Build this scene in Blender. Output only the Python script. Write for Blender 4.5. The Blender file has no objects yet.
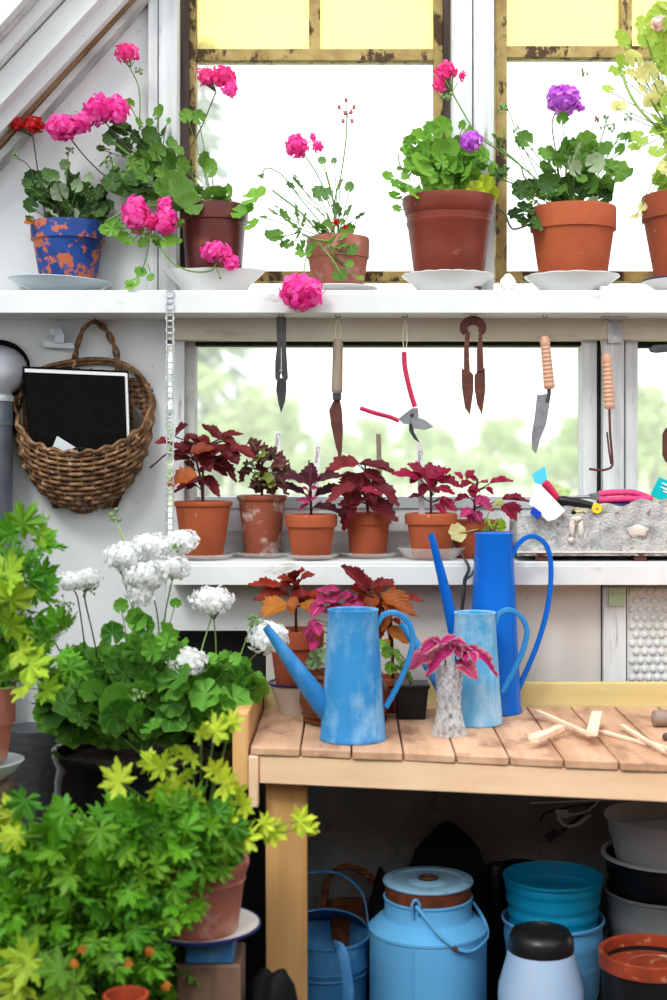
import bpy, math, random
from mathutils import Vector, Matrix, noise
random.seed(11)
R = random.random
PI = math.pi
col = bpy.context.scene.collection
S, CX, CY, CZ = 1400.0, 350.0, 460.0, 1.25
def uni(a, b): return a + (b - a) * R()
def W(px, py, Y): d = Y + 3; return Vector(((px-CX)*d/S, Y, CZ+(CY-py)*d/S))
def U(n, Y): return n*(Y+3)/S
def V(*a): return Vector(a)

# ------------------------------------------------------------ materials
class NT:
    def __init__(s, name):
        s.m = bpy.data.materials.new(name); s.m.use_nodes = True
        s.t = s.m.node_tree; s.t.nodes.clear()
        s.out = s.n('ShaderNodeOutputMaterial')
    def n(s, typ, **k):
        nd = s.t.nodes.new(typ)
        for a, b in k.items():
            if a.startswith('i_'):
                nd.inputs[a[2:].replace('_', ' ')].default_value = b
            else: setattr(nd, a, b)
        return nd
    def l(s, a, b): s.t.links.new(a, b)
    def coord(s, scale=(1,1,1)):
        tc = s.n('ShaderNodeTexCoord'); mp = s.n('ShaderNodeMapping'); mp.inputs['Scale'].default_value = scale
        s.l(tc.outputs['Object'], mp.inputs['Vector']); return mp.outputs[0]
    def noise(s, vec, scale, detail=4, rough=.55):
        nn = s.n('ShaderNodeTexNoise'); nn.inputs['Scale'].default_value = scale; nn.inputs['Detail'].default_value = detail
        nn.inputs['Roughness'].default_value = rough; s.l(vec, nn.inputs['Vector']); return nn.outputs[0]
    def ramp(s, fac, p0, p1, c0=(0,0,0), c1=(1,1,1)):
        r = s.n('ShaderNodeValToRGB'); r.color_ramp.elements[0].position = p0; r.color_ramp.elements[1].position = p1
        r.color_ramp.elements[0].color = (*c0, 1); r.color_ramp.elements[1].color = (*c1, 1)
        s.l(fac, r.inputs[0]); return r.outputs[0]
    def mix(s, fac, a, b, mode='MIX'):
        m = s.n('ShaderNodeMix', data_type='RGBA', blend_type=mode)
        if isinstance(fac, (int, float)): m.inputs[0].default_value = fac
        else: s.l(fac, m.inputs[0])
        for i, c in ((6, a), (7, b)):
            if isinstance(c, tuple): m.inputs[i].default_value = (*c[:3], 1)
            else: s.l(c, m.inputs[i])
        return m.outputs[2]
    def math(s, op, a, b=None):
        m = s.n('ShaderNodeMath', operation=op)
        for i, c in ((0, a), (1, b)):
            if c is None: continue
            if isinstance(c, (int, float)): m.inputs[i].default_value = c
            else: s.l(c, m.inputs[i])
        return m.outputs[0]
    def principled(s, color, rough=.5, metal=0, spec=.5, height=None, bump=.2, dist=.002, trans=0):
        p = s.n('ShaderNodeBsdfPrincipled')
        if isinstance(color, tuple): p.inputs['Base Color'].default_value = (*color, 1)
        else: s.l(color, p.inputs['Base Color'])
        if isinstance(rough, (int, float)): p.inputs['Roughness'].default_value = rough
        else: s.l(rough, p.inputs['Roughness'])
        p.inputs['Metallic'].default_value = metal
        p.inputs['Specular IOR Level'].default_value = spec
        p.inputs['Transmission Weight'].default_value = trans
        if height is not None:
            b = s.n('ShaderNodeBump'); b.inputs['Strength'].default_value = bump; b.inputs['Distance'].default_value = dist
            s.l(height, b.inputs['Height']); s.l(b.outputs[0], p.inputs['Normal'])
        return p
    def done(s, sh):
        s.l(sh.outputs[0], s.out.inputs[0]); return s.m

def surf(name, c1, c2=None, scale=8, stretch=(1,1,1), p=(.35,.65), rough=.5, metal=0, spec=.22, c3=None, s3=20, p3=(.6,.68), bump=.15, dist=.002, st3=(1,1,1)):
    t = NT(name); v = t.coord(stretch); n1 = t.noise(v, scale)
    c = t.mix(t.ramp(n1, *p), c1, c2 or tuple(x*.85 for x in c1))
    if c3: c = t.mix(t.ramp(t.noise(t.coord(st3), s3, 6, .65), *p3), c, c3)
    return t.done(t.principled(c, rough, metal, spec, t.noise(v, scale*6, 5), bump, dist))

M = {}
M['paint'] = surf('white_paint', (.70,.70,.69), (.62,.625,.62), 6, (1,1,1), c3=(.45,.42,.37), s3=16, p3=(.62,.72), rough=.5, st3=(.6,1,1.6))
M['paintv'] = surf('white_paint_vertical_grain', (.72,.73,.73), (.56,.57,.57), 36, (1,1,.05), c3=(.27,.25,.22), s3=12, p3=(.60,.68), rough=.5, st3=(5,5,.4))
M['panel'] = surf('painted_panel', (.70,.70,.70), (.58,.585,.59), 4, (1,1,.5), c3=(.40,.38,.36), s3=34, p3=(.66,.74), rough=.6)
M['cream'] = surf('cream_old_paint', (.66,.61,.50), (.56,.50,.40), 7, (.5,1,1), c3=(.36,.30,.22), s3=9, p3=(.6,.7), rough=.6, st3=(.4,1,2))
M['plaster'] = surf('pinkish_board', (.64,.60,.56), (.56,.51,.47), 4, c3=(.42,.36,.3), s3=22, p3=(.66,.72), rough=.7)
M['greybeam'] = surf('weathered_grey_wood', (.50,.50,.48), (.34,.33,.31), 26, (.07,1,1), c3=(.62,.60,.56), s3=6, p3=(.5,.7), rough=.75)
M['bead'] = surf('grey_blue_bead', (.42,.46,.48), (.55,.58,.58), 10, (.2,1,1), rough=.6)
M['ochre'] = surf('flaking_ochre_paint', (.44,.32,.12), (.30,.20,.07), 25, c3=(.07,.038,.02), s3=24, p3=(.52,.57), rough=.7, bump=.5, dist=.004, st3=(1,1,.6))
M['darkwood'] = surf('weathered_dark_wood', (.045,.028,.022), (.10,.075,.065), 30, (1,1,.08), c3=(.26,.23,.21), s3=22, p3=(.62,.70), rough=.8, st3=(1,1,.15))
M['brownwood'] = surf('brown_wood_strip', (.16,.085,.04), (.30,.19,.10), 30, (.3,1,.3), rough=.75)
M['pine'] = surf('pine_timber', (.72,.41,.17), (.58,.30,.10), 30, (1,1,.06), c3=(.40,.18,.06), s3=5, p3=(.66,.72), rough=.6)
M['pinex'] = surf('pine_rail', (.82,.57,.37), (.74,.48,.29), 30, (.05,1,1), c3=(.5,.25,.13), s3=7, p3=(.68,.73), rough=.6)
M['pineg'] = surf('greenish_pine_board', (.64,.51,.23), (.52,.40,.16), 24, (.06,1,1), c3=(.42,.28,.08), s3=6, p3=(.66,.72), rough=.6)
M['plank'] = surf('worn_bench_plank', (.64,.39,.25), (.44,.24,.14), 18, (1,.12,1), c3=(.26,.13,.08), s3=16, p3=(.52,.68), rough=.7, st3=(1,.5,1))
M['splint'] = surf('fresh_split_wood', (.85,.66,.48), (.74,.52,.36), 60, (.3,1,1), rough=.6)
M['oldwood'] = surf('grey_brown_block', (.20,.12,.08), (.10,.06,.04), 20, (1,1,.2), rough=.8)
M['handlewood'] = surf('turned_wood_handle', (.60,.34,.23), (.48,.26,.17), 40, (1,1,.1), rough=.5)
M['handlewood2'] = surf('worn_wood_handle', (.30,.23,.17), (.18,.13,.095), 40, (1,1,.1), rough=.55)
def terracotta(name, base, dark, lime=(.62,.52,.46), p3=(.66,.74), rough=.75):
    return surf(name, base, dark, 9, p=(.3,.7), c3=lime, s3=22, p3=p3, rough=rough, bump=.25, dist=.001)
M['terra'] = terracotta('terracotta', (.31,.068,.027), (.22,.045,.02))
M['terral'] = terracotta('terracotta_light', (.40,.088,.030), (.25,.052,.02))
M['terralime'] = terracotta('terracotta_limed', (.30,.08,.042), (.21,.05,.027), (.55,.44,.38), (.52,.66))
M['terrap'] = terracotta('terracotta_dusty', (.36,.13,.085), (.30,.09,.06), (.52,.33,.27), (.52,.75))
M['terrad'] = terracotta('terracotta_dark', (.19,.035,.018), (.12,.022,.012), (.36,.16,.11), (.62,.72), .45)
M['terrav'] = terracotta('terracotta_dark_glaze', (.11,.022,.014), (.06,.012,.014), (.22,.06,.03), (.55,.7), .3)
M['bluepaintpot'] = surf('blue_paint_on_terracotta', (.008,.03,.14), (.015,.06,.26), 18, c3=(.42,.11,.05), s3=27, p3=(.52,.545), rough=.5)
M['soil'] = surf('potting_soil', (.03,.02,.014), (.07,.045,.03), 60, rough=.95, bump=.8, dist=.004)
M['china'] = surf('white_china', (.76,.76,.74), (.72,.72,.70), 4, rough=.2)
M['chinablue'] = surf('pale_blue_china', (.55,.63,.66), (.50,.58,.62), 4, rough=.2)
M['enamel'] = surf('white_enamel', (.78,.76,.72), (.72,.69,.64), 10, rough=.25)
M['navy'] = surf('navy_enamel_rim', (.02,.02,.12), rough=.3)
M['black'] = surf('black_plastic', (.006,.006,.007), (.010,.010,.010), 10, rough=.35, spec=.3)
M['blackgloss'] = surf('black_glaze', (.003,.003,.004), (.005,.005,.006), 10, rough=.08)
M['blackcloth'] = surf('black_cover', (.003,.003,.003), (.005,.005,.005), 60, rough=.8, spec=.05)
M['paper'] = surf('paper', (.82,.80,.80), (.76,.74,.74), 30, rough=.7)
M['steel'] = surf('dull_steel', (.30,.31,.33), (.20,.20,.21), 40, metal=.7, rough=.42, c3=(.12,.07,.05), s3=30, p3=(.62,.70))
M['darksteel'] = surf('dark_forged_steel', (.035,.035,.04), (.07,.065,.065), 30, metal=.5, rough=.42)
M['rust'] = surf('rusted_steel', (.13,.045,.03), (.08,.03,.024), 30, metal=.35, rough=.6, c3=(.28,.12,.07), s3=50, p3=(.6,.7))
M['rustpatch'] = surf('orange_rust', (.20,.05,.018), (.10,.025,.010), 40, rough=.8)
M['galv'] = surf('galvanised_metal', (.50,.52,.53), (.38,.40,.42), 24, metal=.3, rough=.45, c3=(.62,.63,.63), s3=40, p3=(.55,.6))
M['pipe'] = surf('grey_stove_pipe', (.16,.18,.21), (.10,.12,.15), 12, metal=.4, rough=.4)
M['pipel'] = surf('light_grey_pipe_elbow', (.36,.37,.40), (.30,.31,.34), 12, metal=.2, rough=.4)
M['greyplastic'] = surf('grey_plastic', (.26,.27,.27), (.19,.20,.20), 14, rough=.5)
M['whiteplastic'] = surf('cloudy_white_plastic', (.55,.57,.58), (.48,.50,.52), 8, rough=.4)
M['jarplastic'] = surf('translucent_jar_plastic', (.36,.46,.60), (.22,.38,.60), 5, (1,1,.4), rough=.3)
M['redpen'] = surf('red_rubber_grip', (.55,.02,.08), (.42,.015,.06), 20, rough=.35)
M['pinkgrip'] = surf('pink_rubber_grip', (.70,.06,.20), (.60,.04,.15), 20, rough=.4)
M['redglaze'] = surf('red_brown_rim', (.36,.055,.02), (.18,.03,.015), 16, rough=.4, c3=(.45,.20,.12), s3=40, p3=(.6,.66))
M['yellowplastic'] = surf('yellow_plastic', (.80,.60,.02), rough=.4)
M['blueplastic'] = surf('blue_plastic', (.01,.06,.50), rough=.35)
M['teal'] = surf('teal_card', (.0,.45,.48), (.0,.38,.42), 10, rough=.5)
M['skyblue'] = surf('sky_blue_card', (.06,.48,.75), (.10,.60,.80), 10, rough=.5)
M['green_card'] = surf('printed_green_card', (.30,.55,.15), (.70,.75,.40), 90, rough=.5)
M['jug'] = surf('brown_glazed_stoneware', (.15,.045,.02), (.07,.02,.012), 8, (1,1,2), rough=.25)
M['stone'] = surf('grey_brown_stone', (.30,.22,.17), (.20,.15,.12), 20, rough=.6)
M['stringm'] = surf('natural_string', (.62,.56,.44), rough=.9)
M['cotton'] = surf('off_white_stone', (.80,.79,.76), (.70,.69,.66), 50, rough=.8)
M['greenpaint'] = surf('pale_green_bracket', (.40,.50,.34), (.34,.44,.30), 30, rough=.5)
M['relief'] = surf('lime_crusted_zinc', (.33,.33,.33), (.56,.55,.53), 30, p=(.38,.6), c3=(.22,.21,.17), s3=70, p3=(.6,.66), rough=.8, bump=.9, dist=.006)
M['relief2'] = surf('pinkish_lime_crust', (.72,.63,.56), (.66,.58,.50), 40, rough=.8, bump=.7, dist=.004)
M['dimwall'] = surf('under_bench_shade_wall', (.26,.25,.235), (.17,.165,.155), 7, c3=(.08,.075,.07), s3=12, p3=(.6,.72), rough=.9)  # darker wall colour with the shade under the bench painted in
M['floor'] = surf('dark_earth_floor', (.035,.03,.027), (.06,.05,.045), 8, rough=.95, bump=.5, dist=.01)
M['ground'] = surf('pale_grass_ground', (.50,.55,.36), (.40,.47,.26), .3, rough=1, bump=0)
M['asphalt'] = surf('pale_gravel_track', (.70,.70,.68), (.62,.62,.60), .5, rough=1, bump=0)
M['cloth'] = surf('black_sheet', (.004,.004,.004), (.007,.007,.007), 10, rough=.6, spec=.1)
M['sack'] = surf('dark_sack', (.005,.005,.006), (.010,.010,.011), 20, rough=.85, spec=.1)
M['wicker'] = surf('brown_wicker', (.25,.125,.055), (.07,.032,.016), 45, (1,1,1), c3=(.40,.25,.14), s3=60, p3=(.54,.66), rough=.55)
M['wickerd'] = surf('dark_wicker_rope', (.26,.09,.03), (.12,.04,.015), 60, rough=.6)
M['nichedark'] = surf('shade_and_bead_black', (.010,.010,.010), (.018,.017,.016), 10, rough=.9)  # near-black: painted shade for niche and gaps, also the bead colour
M['barrel'] = surf('dark_grey_barrel', (.075,.075,.08), (.05,.05,.055), 40, (1,1,3), metal=.3, rough=.45)

def blue_enamel(name, a, b, streak, p3=(.5,.68)):
    return surf(name, a, b, 9, (1,1,.7), p=(.3,.7), c3=streak, s3=13, p3=p3, rough=.42, bump=.1, st3=(1.3,1.3,.8))
M['can1'] = blue_enamel('faded_blue_enamel', (.04,.25,.53), (.02,.18,.45), (.20,.40,.60), (.46,.66))
M['can1d'] = blue_enamel('faded_blue_enamel_spout', (.02,.16,.42), (.025,.21,.48), (.09,.29,.54))
M['can2'] = blue_enamel('pale_blue_enamel', (.07,.31,.56), (.14,.40,.62), (.32,.50,.66), (.45,.62))
M['can3'] = surf('deep_blue_enamel', (.003,.125,.54), (.002,.10,.46), 6, rough=.32, c3=(.03,.2,.6), s3=50, p3=(.68,.72))
M['can4'] = blue_enamel('muted_blue_enamel', (.05,.22,.46), (.04,.18,.40), (.10,.28,.50))  # muted blue for the low can and the tin box
M['milk'] = surf('sky_blue_paint', (.12,.40,.70), (.10,.35,.64), 7, rough=.35, c3=(.28,.13,.08), s3=20, p3=(.69,.73))
M['milklid'] = surf('pale_blue_worn_lid', (.26,.46,.60), (.20,.38,.54), 14, rough=.4, c3=(.12,.07,.05), s3=34, p3=(.63,.70))
M['tub'] = surf('turquoise_plastic', (.004,.30,.52), (.004,.25,.46), 10, rough=.4, c3=(.15,.45,.60), s3=40, p3=(.62,.7), st3=(.2,.2,3))
M['tub2'] = surf('light_blue_plastic', (.13,.38,.68), (.10,.33,.62), 10, rough=.45)

def glassy(name, tint=(1,1,1), film=.1, filmc=(.9,.92,.92), rough=.0, bump=0, bs=120, mottle=True):
    t = NT(name)
    tr = t.n('ShaderNodeBsdfTransparent'); tr.inputs[0].default_value = (*tint, 1)
    tl = t.n('ShaderNodeBsdfTranslucent'); tl.inputs[0].default_value = (*filmc, 1)
    gl = t.n('ShaderNodeBsdfGlossy'); gl.inputs['Roughness'].default_value = .05
    m1 = t.n('ShaderNodeMixShader'); m2 = t.n('ShaderNodeMixShader')
    if mottle:
        nz = t.ramp(t.noise(t.coord(), 3, 6, .6), .3, .75, (film*.7,)*3, (film*1.5,)*3); t.l(nz, m1.inputs[0])
    else: m1.inputs[0].default_value = film
    t.l(tr.outputs[0], m1.inputs[1]); t.l(tl.outputs[0], m1.inputs[2])
    lw = t.n('ShaderNodeLayerWeight'); lw.inputs[0].default_value = .5
    fr = t.n('ShaderNodeMath', operation='MULTIPLY_ADD'); pw = t.math('POWER', lw.outputs['Facing'], 4.0); t.l(pw, fr.inputs[0]); fr.inputs[1].default_value = .55; fr.inputs[2].default_value = .035
    if bump:
        b = t.n('ShaderNodeBump'); b.inputs['Strength'].default_value = bump; b.inputs['Distance'].default_value = .003
        t.l(t.noise(t.coord(), bs, 3), b.inputs['Height'])
        for q in (tl, gl): t.l(b.outputs[0], q.inputs['Normal'])
    t.l(fr.outputs[0], m2.inputs[0]); t.l(m1.outputs[0], m2.inputs[1]); t.l(gl.outputs[0], m2.inputs[2])
    return t.done(m2)
M['pane'] = glassy('hazy_window_glass', (.97,.98,.97), .15)  # film whitens the view; outdoor haze is put into the glass
M['paneup'] = glassy('clean_window_glass', (.98,.99,.99), .16)
M['paneroof'] = glassy('roof_glass', (.9,.93,.94), .06)
M['yellow'] = glassy('yellow_patterned_glass', (1,.91,.52), .30, (1,.93,.55), bump=1.0, bs=140)
M['clear'] = glassy('clear_dish_glass', (.95,.96,.955), .25, (.98,.98,.98), mottle=False)
M['plasticfilm'] = glassy('clear_plastic_film', (.9,.92,.93), .4, (.85,.87,.9), bump=.6, bs=40)
M['bubble'] = surf('bubble_wrap', (.66,.67,.66), (.56,.57,.57), 20, rough=.15)
t = NT('cut_crystal'); g = t.n('ShaderNodeBsdfGlass'); g.inputs['IOR'].default_value = 1.45; g.inputs['Roughness'].default_value = .03
g.inputs['Color'].default_value = (.97,.97,.97,1)
tr = t.n('ShaderNodeBsdfTransparent'); mx = t.n('ShaderNodeMixShader'); mx.inputs[0].default_value = .8
t.l(g.outputs[0], mx.inputs[1]); t.l(tr.outputs[0], mx.inputs[2])
df = t.n('ShaderNodeBsdfTranslucent'); df.inputs[0].default_value = (1,1,1,1); d2 = t.n('ShaderNodeBsdfDiffuse'); d2.inputs[0].default_value = (.9,.9,.9,1)
md = t.n('ShaderNodeMixShader'); md.inputs[0].default_value = .5; t.l(df.outputs[0], md.inputs[1]); t.l(d2.outputs[0], md.inputs[2])
vo = t.n('ShaderNodeTexVoronoi'); vo.inputs['Scale'].default_value = 95; t.l(t.coord((1,1,.7)), vo.inputs['Vector'])
mw = t.n('ShaderNodeMixShader'); t.l(t.ramp(vo.outputs['Distance'], .2, .6, (.08,.08,.08), (.55,.55,.55)), mw.inputs[0])  # white cells mixed in to paint the sparkle of the cut crystal
t.l(mx.outputs[0], mw.inputs[1]); t.l(md.outputs[0], mw.inputs[2]); M['crystal'] = t.done(mw)

def leafmat(name, base, dark, vein, old, kind='round', trans=.35, rough=.42, edge=None):
    """uv: round leaves are polar about (.5,.5); long leaves have u along, v across. attributes: rnd, tone."""
    t = NT(name)
    uv = t.n('ShaderNodeUVMap'); sx = t.n('ShaderNodeSeparateXYZ'); t.l(uv.outputs[0], sx.inputs[0])
    rnd = t.n('ShaderNodeAttribute', attribute_name='rnd'); tone = t.n('ShaderNodeAttribute', attribute_name='tone')
    c = t.mix(t.ramp(rnd.outputs['Fac'], 0, 1), dark, base)
    if kind == 'round':
        x = t.math('SUBTRACT', sx.outputs[0], .5); y = t.math('SUBTRACT', sx.outputs[1], .5)
        ang = t.math('ARCTAN2', y, x)
        rr = t.math('POWER', t.math('ADD', t.math('MULTIPLY', x, x), t.math('MULTIPLY', y, y)), .5)
        vm = t.math('ABSOLUTE', t.math('SINE', t.math('MULTIPLY', ang, 3.5)))
        vm = t.math('MULTIPLY', vm, t.math('ADD', t.math('MULTIPLY', rr, 2.2), .15))
        c = t.mix(t.math('MULTIPLY', t.ramp(vm, .02, .12, (1,1,1), (0,0,0)), .55), c, vein)
        if edge: c = t.mix(t.ramp(rr, .38, .5), c, edge)
        h = vm
    else:
        v2 = t.math('ABSOLUTE', t.math('SUBTRACT', sx.outputs[1], .5))
        side = t.math('SINE', t.math('MULTIPLY', t.math('SUBTRACT', sx.outputs[0], v2), 42.0))
        c = t.mix(t.math('MULTIPLY', t.ramp(side, .75, 1.0), .45), c, vein)
        c = t.mix(t.ramp(v2, .01, .06, (1,1,1), (0,0,0)), c, vein)
        if edge: c = t.mix(t.ramp(v2, .28, .46), c, edge)
        h = side
    ov = t.mix(t.ramp(t.noise(t.coord(), 60, 3), .35, .65), old, tuple(x*.7 for x in old))
    c = t.mix(tone.outputs['Fac'], c, ov)
    p = t.principled(c, rough, 0, .22, h, .3, .001)
    tl = t.n('ShaderNodeBsdfTranslucent'); t.l(t.mix(.35, c, (1,1,.4), 'MULTIPLY') if kind == 'round' else c, tl.inputs[0])
    m = t.n('ShaderNodeMixShader'); m.inputs[0].default_value = trans
    t.l(p.outputs[0], m.inputs[1]); t.l(tl.outputs[0], m.inputs[2])
    return t.done(m)
YG = (.72,.82,.10)
M['ger'] = leafmat('geranium_leaf', (.17,.33,.05), (.075,.19,.03), (.24,.42,.10), YG)
M['gerd'] = leafmat('dark_geranium_leaf', (.065,.145,.028), (.02,.055,.012), (.20,.32,.12), (.40,.50,.24))
M['gerw'] = leafmat('glossy_green_geranium_leaf', (.18,.47,.05), (.045,.17,.02), (.32,.58,.13), (.45,.60,.10), edge=(.20,.42,.06))
M['gerv'] = leafmat('fresh_geranium_leaf', (.24,.46,.06), (.11,.30,.03), (.34,.55,.12), (.68,.75,.05))
M['gery'] = leafmat('pale_backlit_geranium_leaf', (.45,.60,.12), (.34,.50,.08), (.50,.62,.2), (.92,.82,.42), trans=.55)
M['gersil'] = leafmat('silvery_geranium_leaf', (.17,.31,.10), (.07,.16,.045), (.40,.50,.30), (.58,.66,.46))
M['scent'] = leafmat('lobed_scented_leaf', (.15,.44,.02), (.035,.17,.010), (.28,.55,.05), (.74,.84,.06))
M['col_red'] = leafmat('maroon_coleus_leaf', (.20,.014,.016), (.09,.008,.012), (.05,.004,.008), (.44,.11,.025), 'long', .28)
M['col_dark'] = leafmat('near_black_coleus_leaf', (.06,.008,.016), (.026,.006,.010), (.15,.015,.04), (.35,.45,.08), 'long', .2, edge=(.09,.008,.02))
M['col_green'] = leafmat('maroon_coleus_leaf_with_green', (.13,.014,.024), (.06,.008,.014), (.14,.17,.05), (.25,.30,.05), 'long', .25)
M['col_plum'] = leafmat('plum_red_coleus_leaf', (.20,.018,.022), (.10,.010,.016), (.30,.03,.045), (.3,.05,.04), 'long', .25)
M['col_crim'] = leafmat('crimson_coleus_leaf', (.36,.010,.055), (.20,.008,.03), (.15,.005,.02), (.5,.3,.1), 'long', .3)
M['col_or'] = leafmat('rust_orange_coleus_leaf', (.34,.032,.012), (.16,.012,.009), (.16,.012,.01), (.52,.17,.02), 'long', .3)
M['col_pink'] = leafmat('magenta_coleus_leaf', (.50,.022,.14), (.24,.012,.07), (.70,.12,.30), (.85,.45,.45), 'long', .3)
M['col_vase'] = leafmat('magenta_coleus_leaf_with_pale_rim', (.48,.010,.15), (.28,.008,.08), (.62,.05,.25), (.62,.10,.16), 'long', .3, edge=(.62,.30,.30))
def petalmat(name, a, b):
    t = NT(name); rnd = t.n('ShaderNodeAttribute', attribute_name='rnd')
    c = t.mix(rnd.outputs['Fac'], a, b)
    p = t.principled(c, .55, 0, .3); tl = t.n('ShaderNodeBsdfTranslucent'); t.l(c, tl.inputs[0])
    m = t.n('ShaderNodeMixShader'); m.inputs[0].default_value = .5
    t.l(p.outputs[0], m.inputs[1]); t.l(tl.outputs[0], m.inputs[2]); return t.done(m)
M['pk'] = petalmat('pink_petal', (.92,.035,.40), (.95,.16,.55))
M['hot'] = petalmat('hot_pink_petal', (.88,.02,.27), (.95,.12,.42))
M['redp'] = petalmat('red_petal', (.50,.008,.012), (.75,.02,.02))
M['pur'] = petalmat('violet_petal', (.58,.09,.72), (.80,.28,.86))
M['wh'] = petalmat('white_petal', (.90,.90,.90), (.97,.97,.95))
M['palep'] = petalmat('pale_pink_petal', (.90,.60,.62), (.95,.80,.78))
M['stem'] = surf('green_stem', (.16,.28,.06), (.10,.19,.05), 30, rough=.5)
M['stemd'] = surf('dark_stem', (.05,.045,.03), (.09,.07,.04), 30, rough=.6)
M['stemr'] = surf('maroon_stem', (.06,.012,.015), (.10,.03,.03), 30, rough=.5)
M['stemp'] = surf('pale_green_stem', (.36,.50,.16), (.28,.42,.12), 30, rough=.5)
M['budg'] = surf('green_bud', (.22,.34,.12), (.14,.22,.08), 60, rough=.6)
M['budr'] = surf('pink_bud', (.55,.10,.16), (.35,.12,.12), 60, rough=.6)
M['treeg'] = surf('birch_foliage', (.56,.66,.33), (.44,.54,.25), .6, rough=.9, bump=0)
M['treeb'] = surf('conifer_foliage', (.30,.36,.28), (.22,.28,.22), .6, rough=.9, bump=0)
M['bark'] = surf('tree_bark', (.20,.17,.14), rough=.9)

# ------------------------------------------------------------ mesh builder
class MB:
    def __init__(s): s.v=[]; s.f=[]; s.uv=[]; s.rnd=[]; s.tone=[]; s.hasuv=False
    def add(s, vs, fs, uv=None, rnd=0., tone=0.):
        o = len(s.v); s.v += [tuple(x) for x in vs]; s.f += [tuple(i+o for i in f) for f in fs]
        if uv: s.hasuv = True
        s.uv += uv if uv else [(0,0)]*len(vs)
        s.rnd += [rnd]*len(vs); s.tone += [tone]*len(vs); return s
    def box(s, a, b):
        x0,y0,z0 = a; x1,y1,z1 = b
        x0,x1 = min(x0,x1),max(x0,x1); y0,y1 = min(y0,y1),max(y0,y1); z0,z1 = min(z0,z1),max(z0,z1)
        vs = [(x0,y0,z0),(x1,y0,z0),(x1,y1,z0),(x0,y1,z0),(x0,y0,z1),(x1,y0,z1),(x1,y1,z1),(x0,y1,z1)]
        return s.hexa(vs)
    def hexa(s, vs): return s.add(vs, [(3,2,1,0),(4,5,6,7),(0,1,5,4),(1,2,6,5),(2,3,7,6),(3,0,4,7)])
    def bar(s, p, q, w, t, up=(0,-1,0)):
        p, q = Vector(p), Vector(q); d = (q-p).normalized(); n = Vector(up); n = (n - d*n.dot(d)).normalized(); b = d.cross(n)
        vs = [p + b*w/2*i + n*t/2*j for i,j in ((-1,-1),(1,-1),(1,1),(-1,1))] + [q + b*w/2*i + n*t/2*j for i,j in ((-1,-1),(1,-1),(1,1),(-1,1))]
        return s.add(vs, [(0,1,2,3),(7,6,5,4),(0,4,5,1),(1,5,6,2),(2,6,7,3),(3,7,4,0)])
    def prism(s, poly, Y, th, bev=0.0):
        """poly of pixel points at depth Y, extruded th away from viewer, chamfered front"""
        n = len(poly); pts = [W(x, y, Y) for x, y in poly]
        c = sum(pts, Vector())/n
        fr = [p + (c-p).normalized()*min(bev,(c-p).length*.5) for p in pts]
        vs = fr + [p + V(0,th*.3,0) for p in pts] + [p + V(0,th*.7,0) for p in pts] + [p + V(0,th,0) for p in fr]
        fs = [tuple(range(n)), tuple(3*n+i for i in reversed(range(n)))]
        for k in range(3):
            for i in range(n):
                j = (i+1) % n; fs.append((k*n+i, (k+1)*n+i, (k+1)*n+j, k*n+j))
        return s.add(vs, fs)
    def tube(s, pts, r, n=8, cap=True, flat=1.0, fup=None):
        pts = [Vector(p) for p in pts]; m = len(pts)
        rs = r if isinstance(r, (list, tuple)) else [r]*m
        if m < 2: return s
        vs = []; prev = None
        for i, p in enumerate(pts):
            d = (pts[min(i+1,m-1)] - pts[max(i-1,0)])
            d = d.normalized() if d.length > 1e-9 else V(0,0,1)
            if fup is not None: u = Vector(fup)
            elif prev is None: u = V(0,0,1) if abs(d.z) < .9 else V(1,0,0)
            else: u = prev
            u = (u - d*u.dot(d))
            u = u.normalized() if u.length > 1e-6 else d.orthogonal().normalized()
            prev = u; b = d.cross(u)
            for k in range(n):
                a = 2*PI*k/n; vs.append(p + (u*math.cos(a)*flat + b*math.sin(a))*rs[i])
        fs = []
        for i in range(m-1):
            for k in range(n):
                j = (k+1) % n; fs.append((i*n+k, i*n+j, (i+1)*n+j, (i+1)*n+k))
        if cap: fs += [tuple(reversed(range(n))), tuple((m-1)*n+k for k in range(n))]
        return s.add(vs, fs)
    def lathe(s, prof, c, n=40, sx=1, sy=1, fn=None, tilt=None):
        """prof: [(r,z)...] ; c centre"""
        c = Vector(c); vs = []; m = len(prof)
        for i, (r, z) in enumerate(prof):
            for k in range(n):
                a = 2*PI*k/n; rr = r; zz = z
                if fn: rr, zz = fn(r, z, a, i)
                p = V(rr*math.cos(a)*sx, rr*math.sin(a)*sy, zz)
                if tilt is not None: p = tilt @ p
                vs.append(c + p)
        fs = []
        for i in range(m-1):
            for k in range(n):
                j = (k+1) % n; fs.append((i*n+k, i*n+j, (i+1)*n+j, (i+1)*n+k))
        ring = prof[0] == prof[-1]
        if prof[0][0] > 1e-6 and not ring: fs.append(tuple(reversed(range(n))))
        if prof[-1][0] > 1e-6 and not ring: fs.append(tuple((m-1)*n+k for k in range(n)))
        return s.add(vs, fs)
    def ball(s, c, rx, ry=None, rz=None, n=10, m=7, jit=0):
        ry = ry or rx; rz = rz or rx
        pr = [(max(1e-7,math.sin(PI*i/m)), -math.cos(PI*i/m)) for i in range(m+1)]
        def fn(r, z, a, i):
            q = 1 + jit*noise.noise(V(r*math.cos(a)*2+c[0]*9, r*math.sin(a)*2, z*2+c[2]*7)); return r*q, z*q
        mb = MB(); mb.lathe(pr, (0,0,0), n, fn=fn)
        return s.add([(c[0]+x*rx, c[1]+y*ry, c[2]+z*rz) for x,y,z in mb.v], mb.f)

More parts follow.
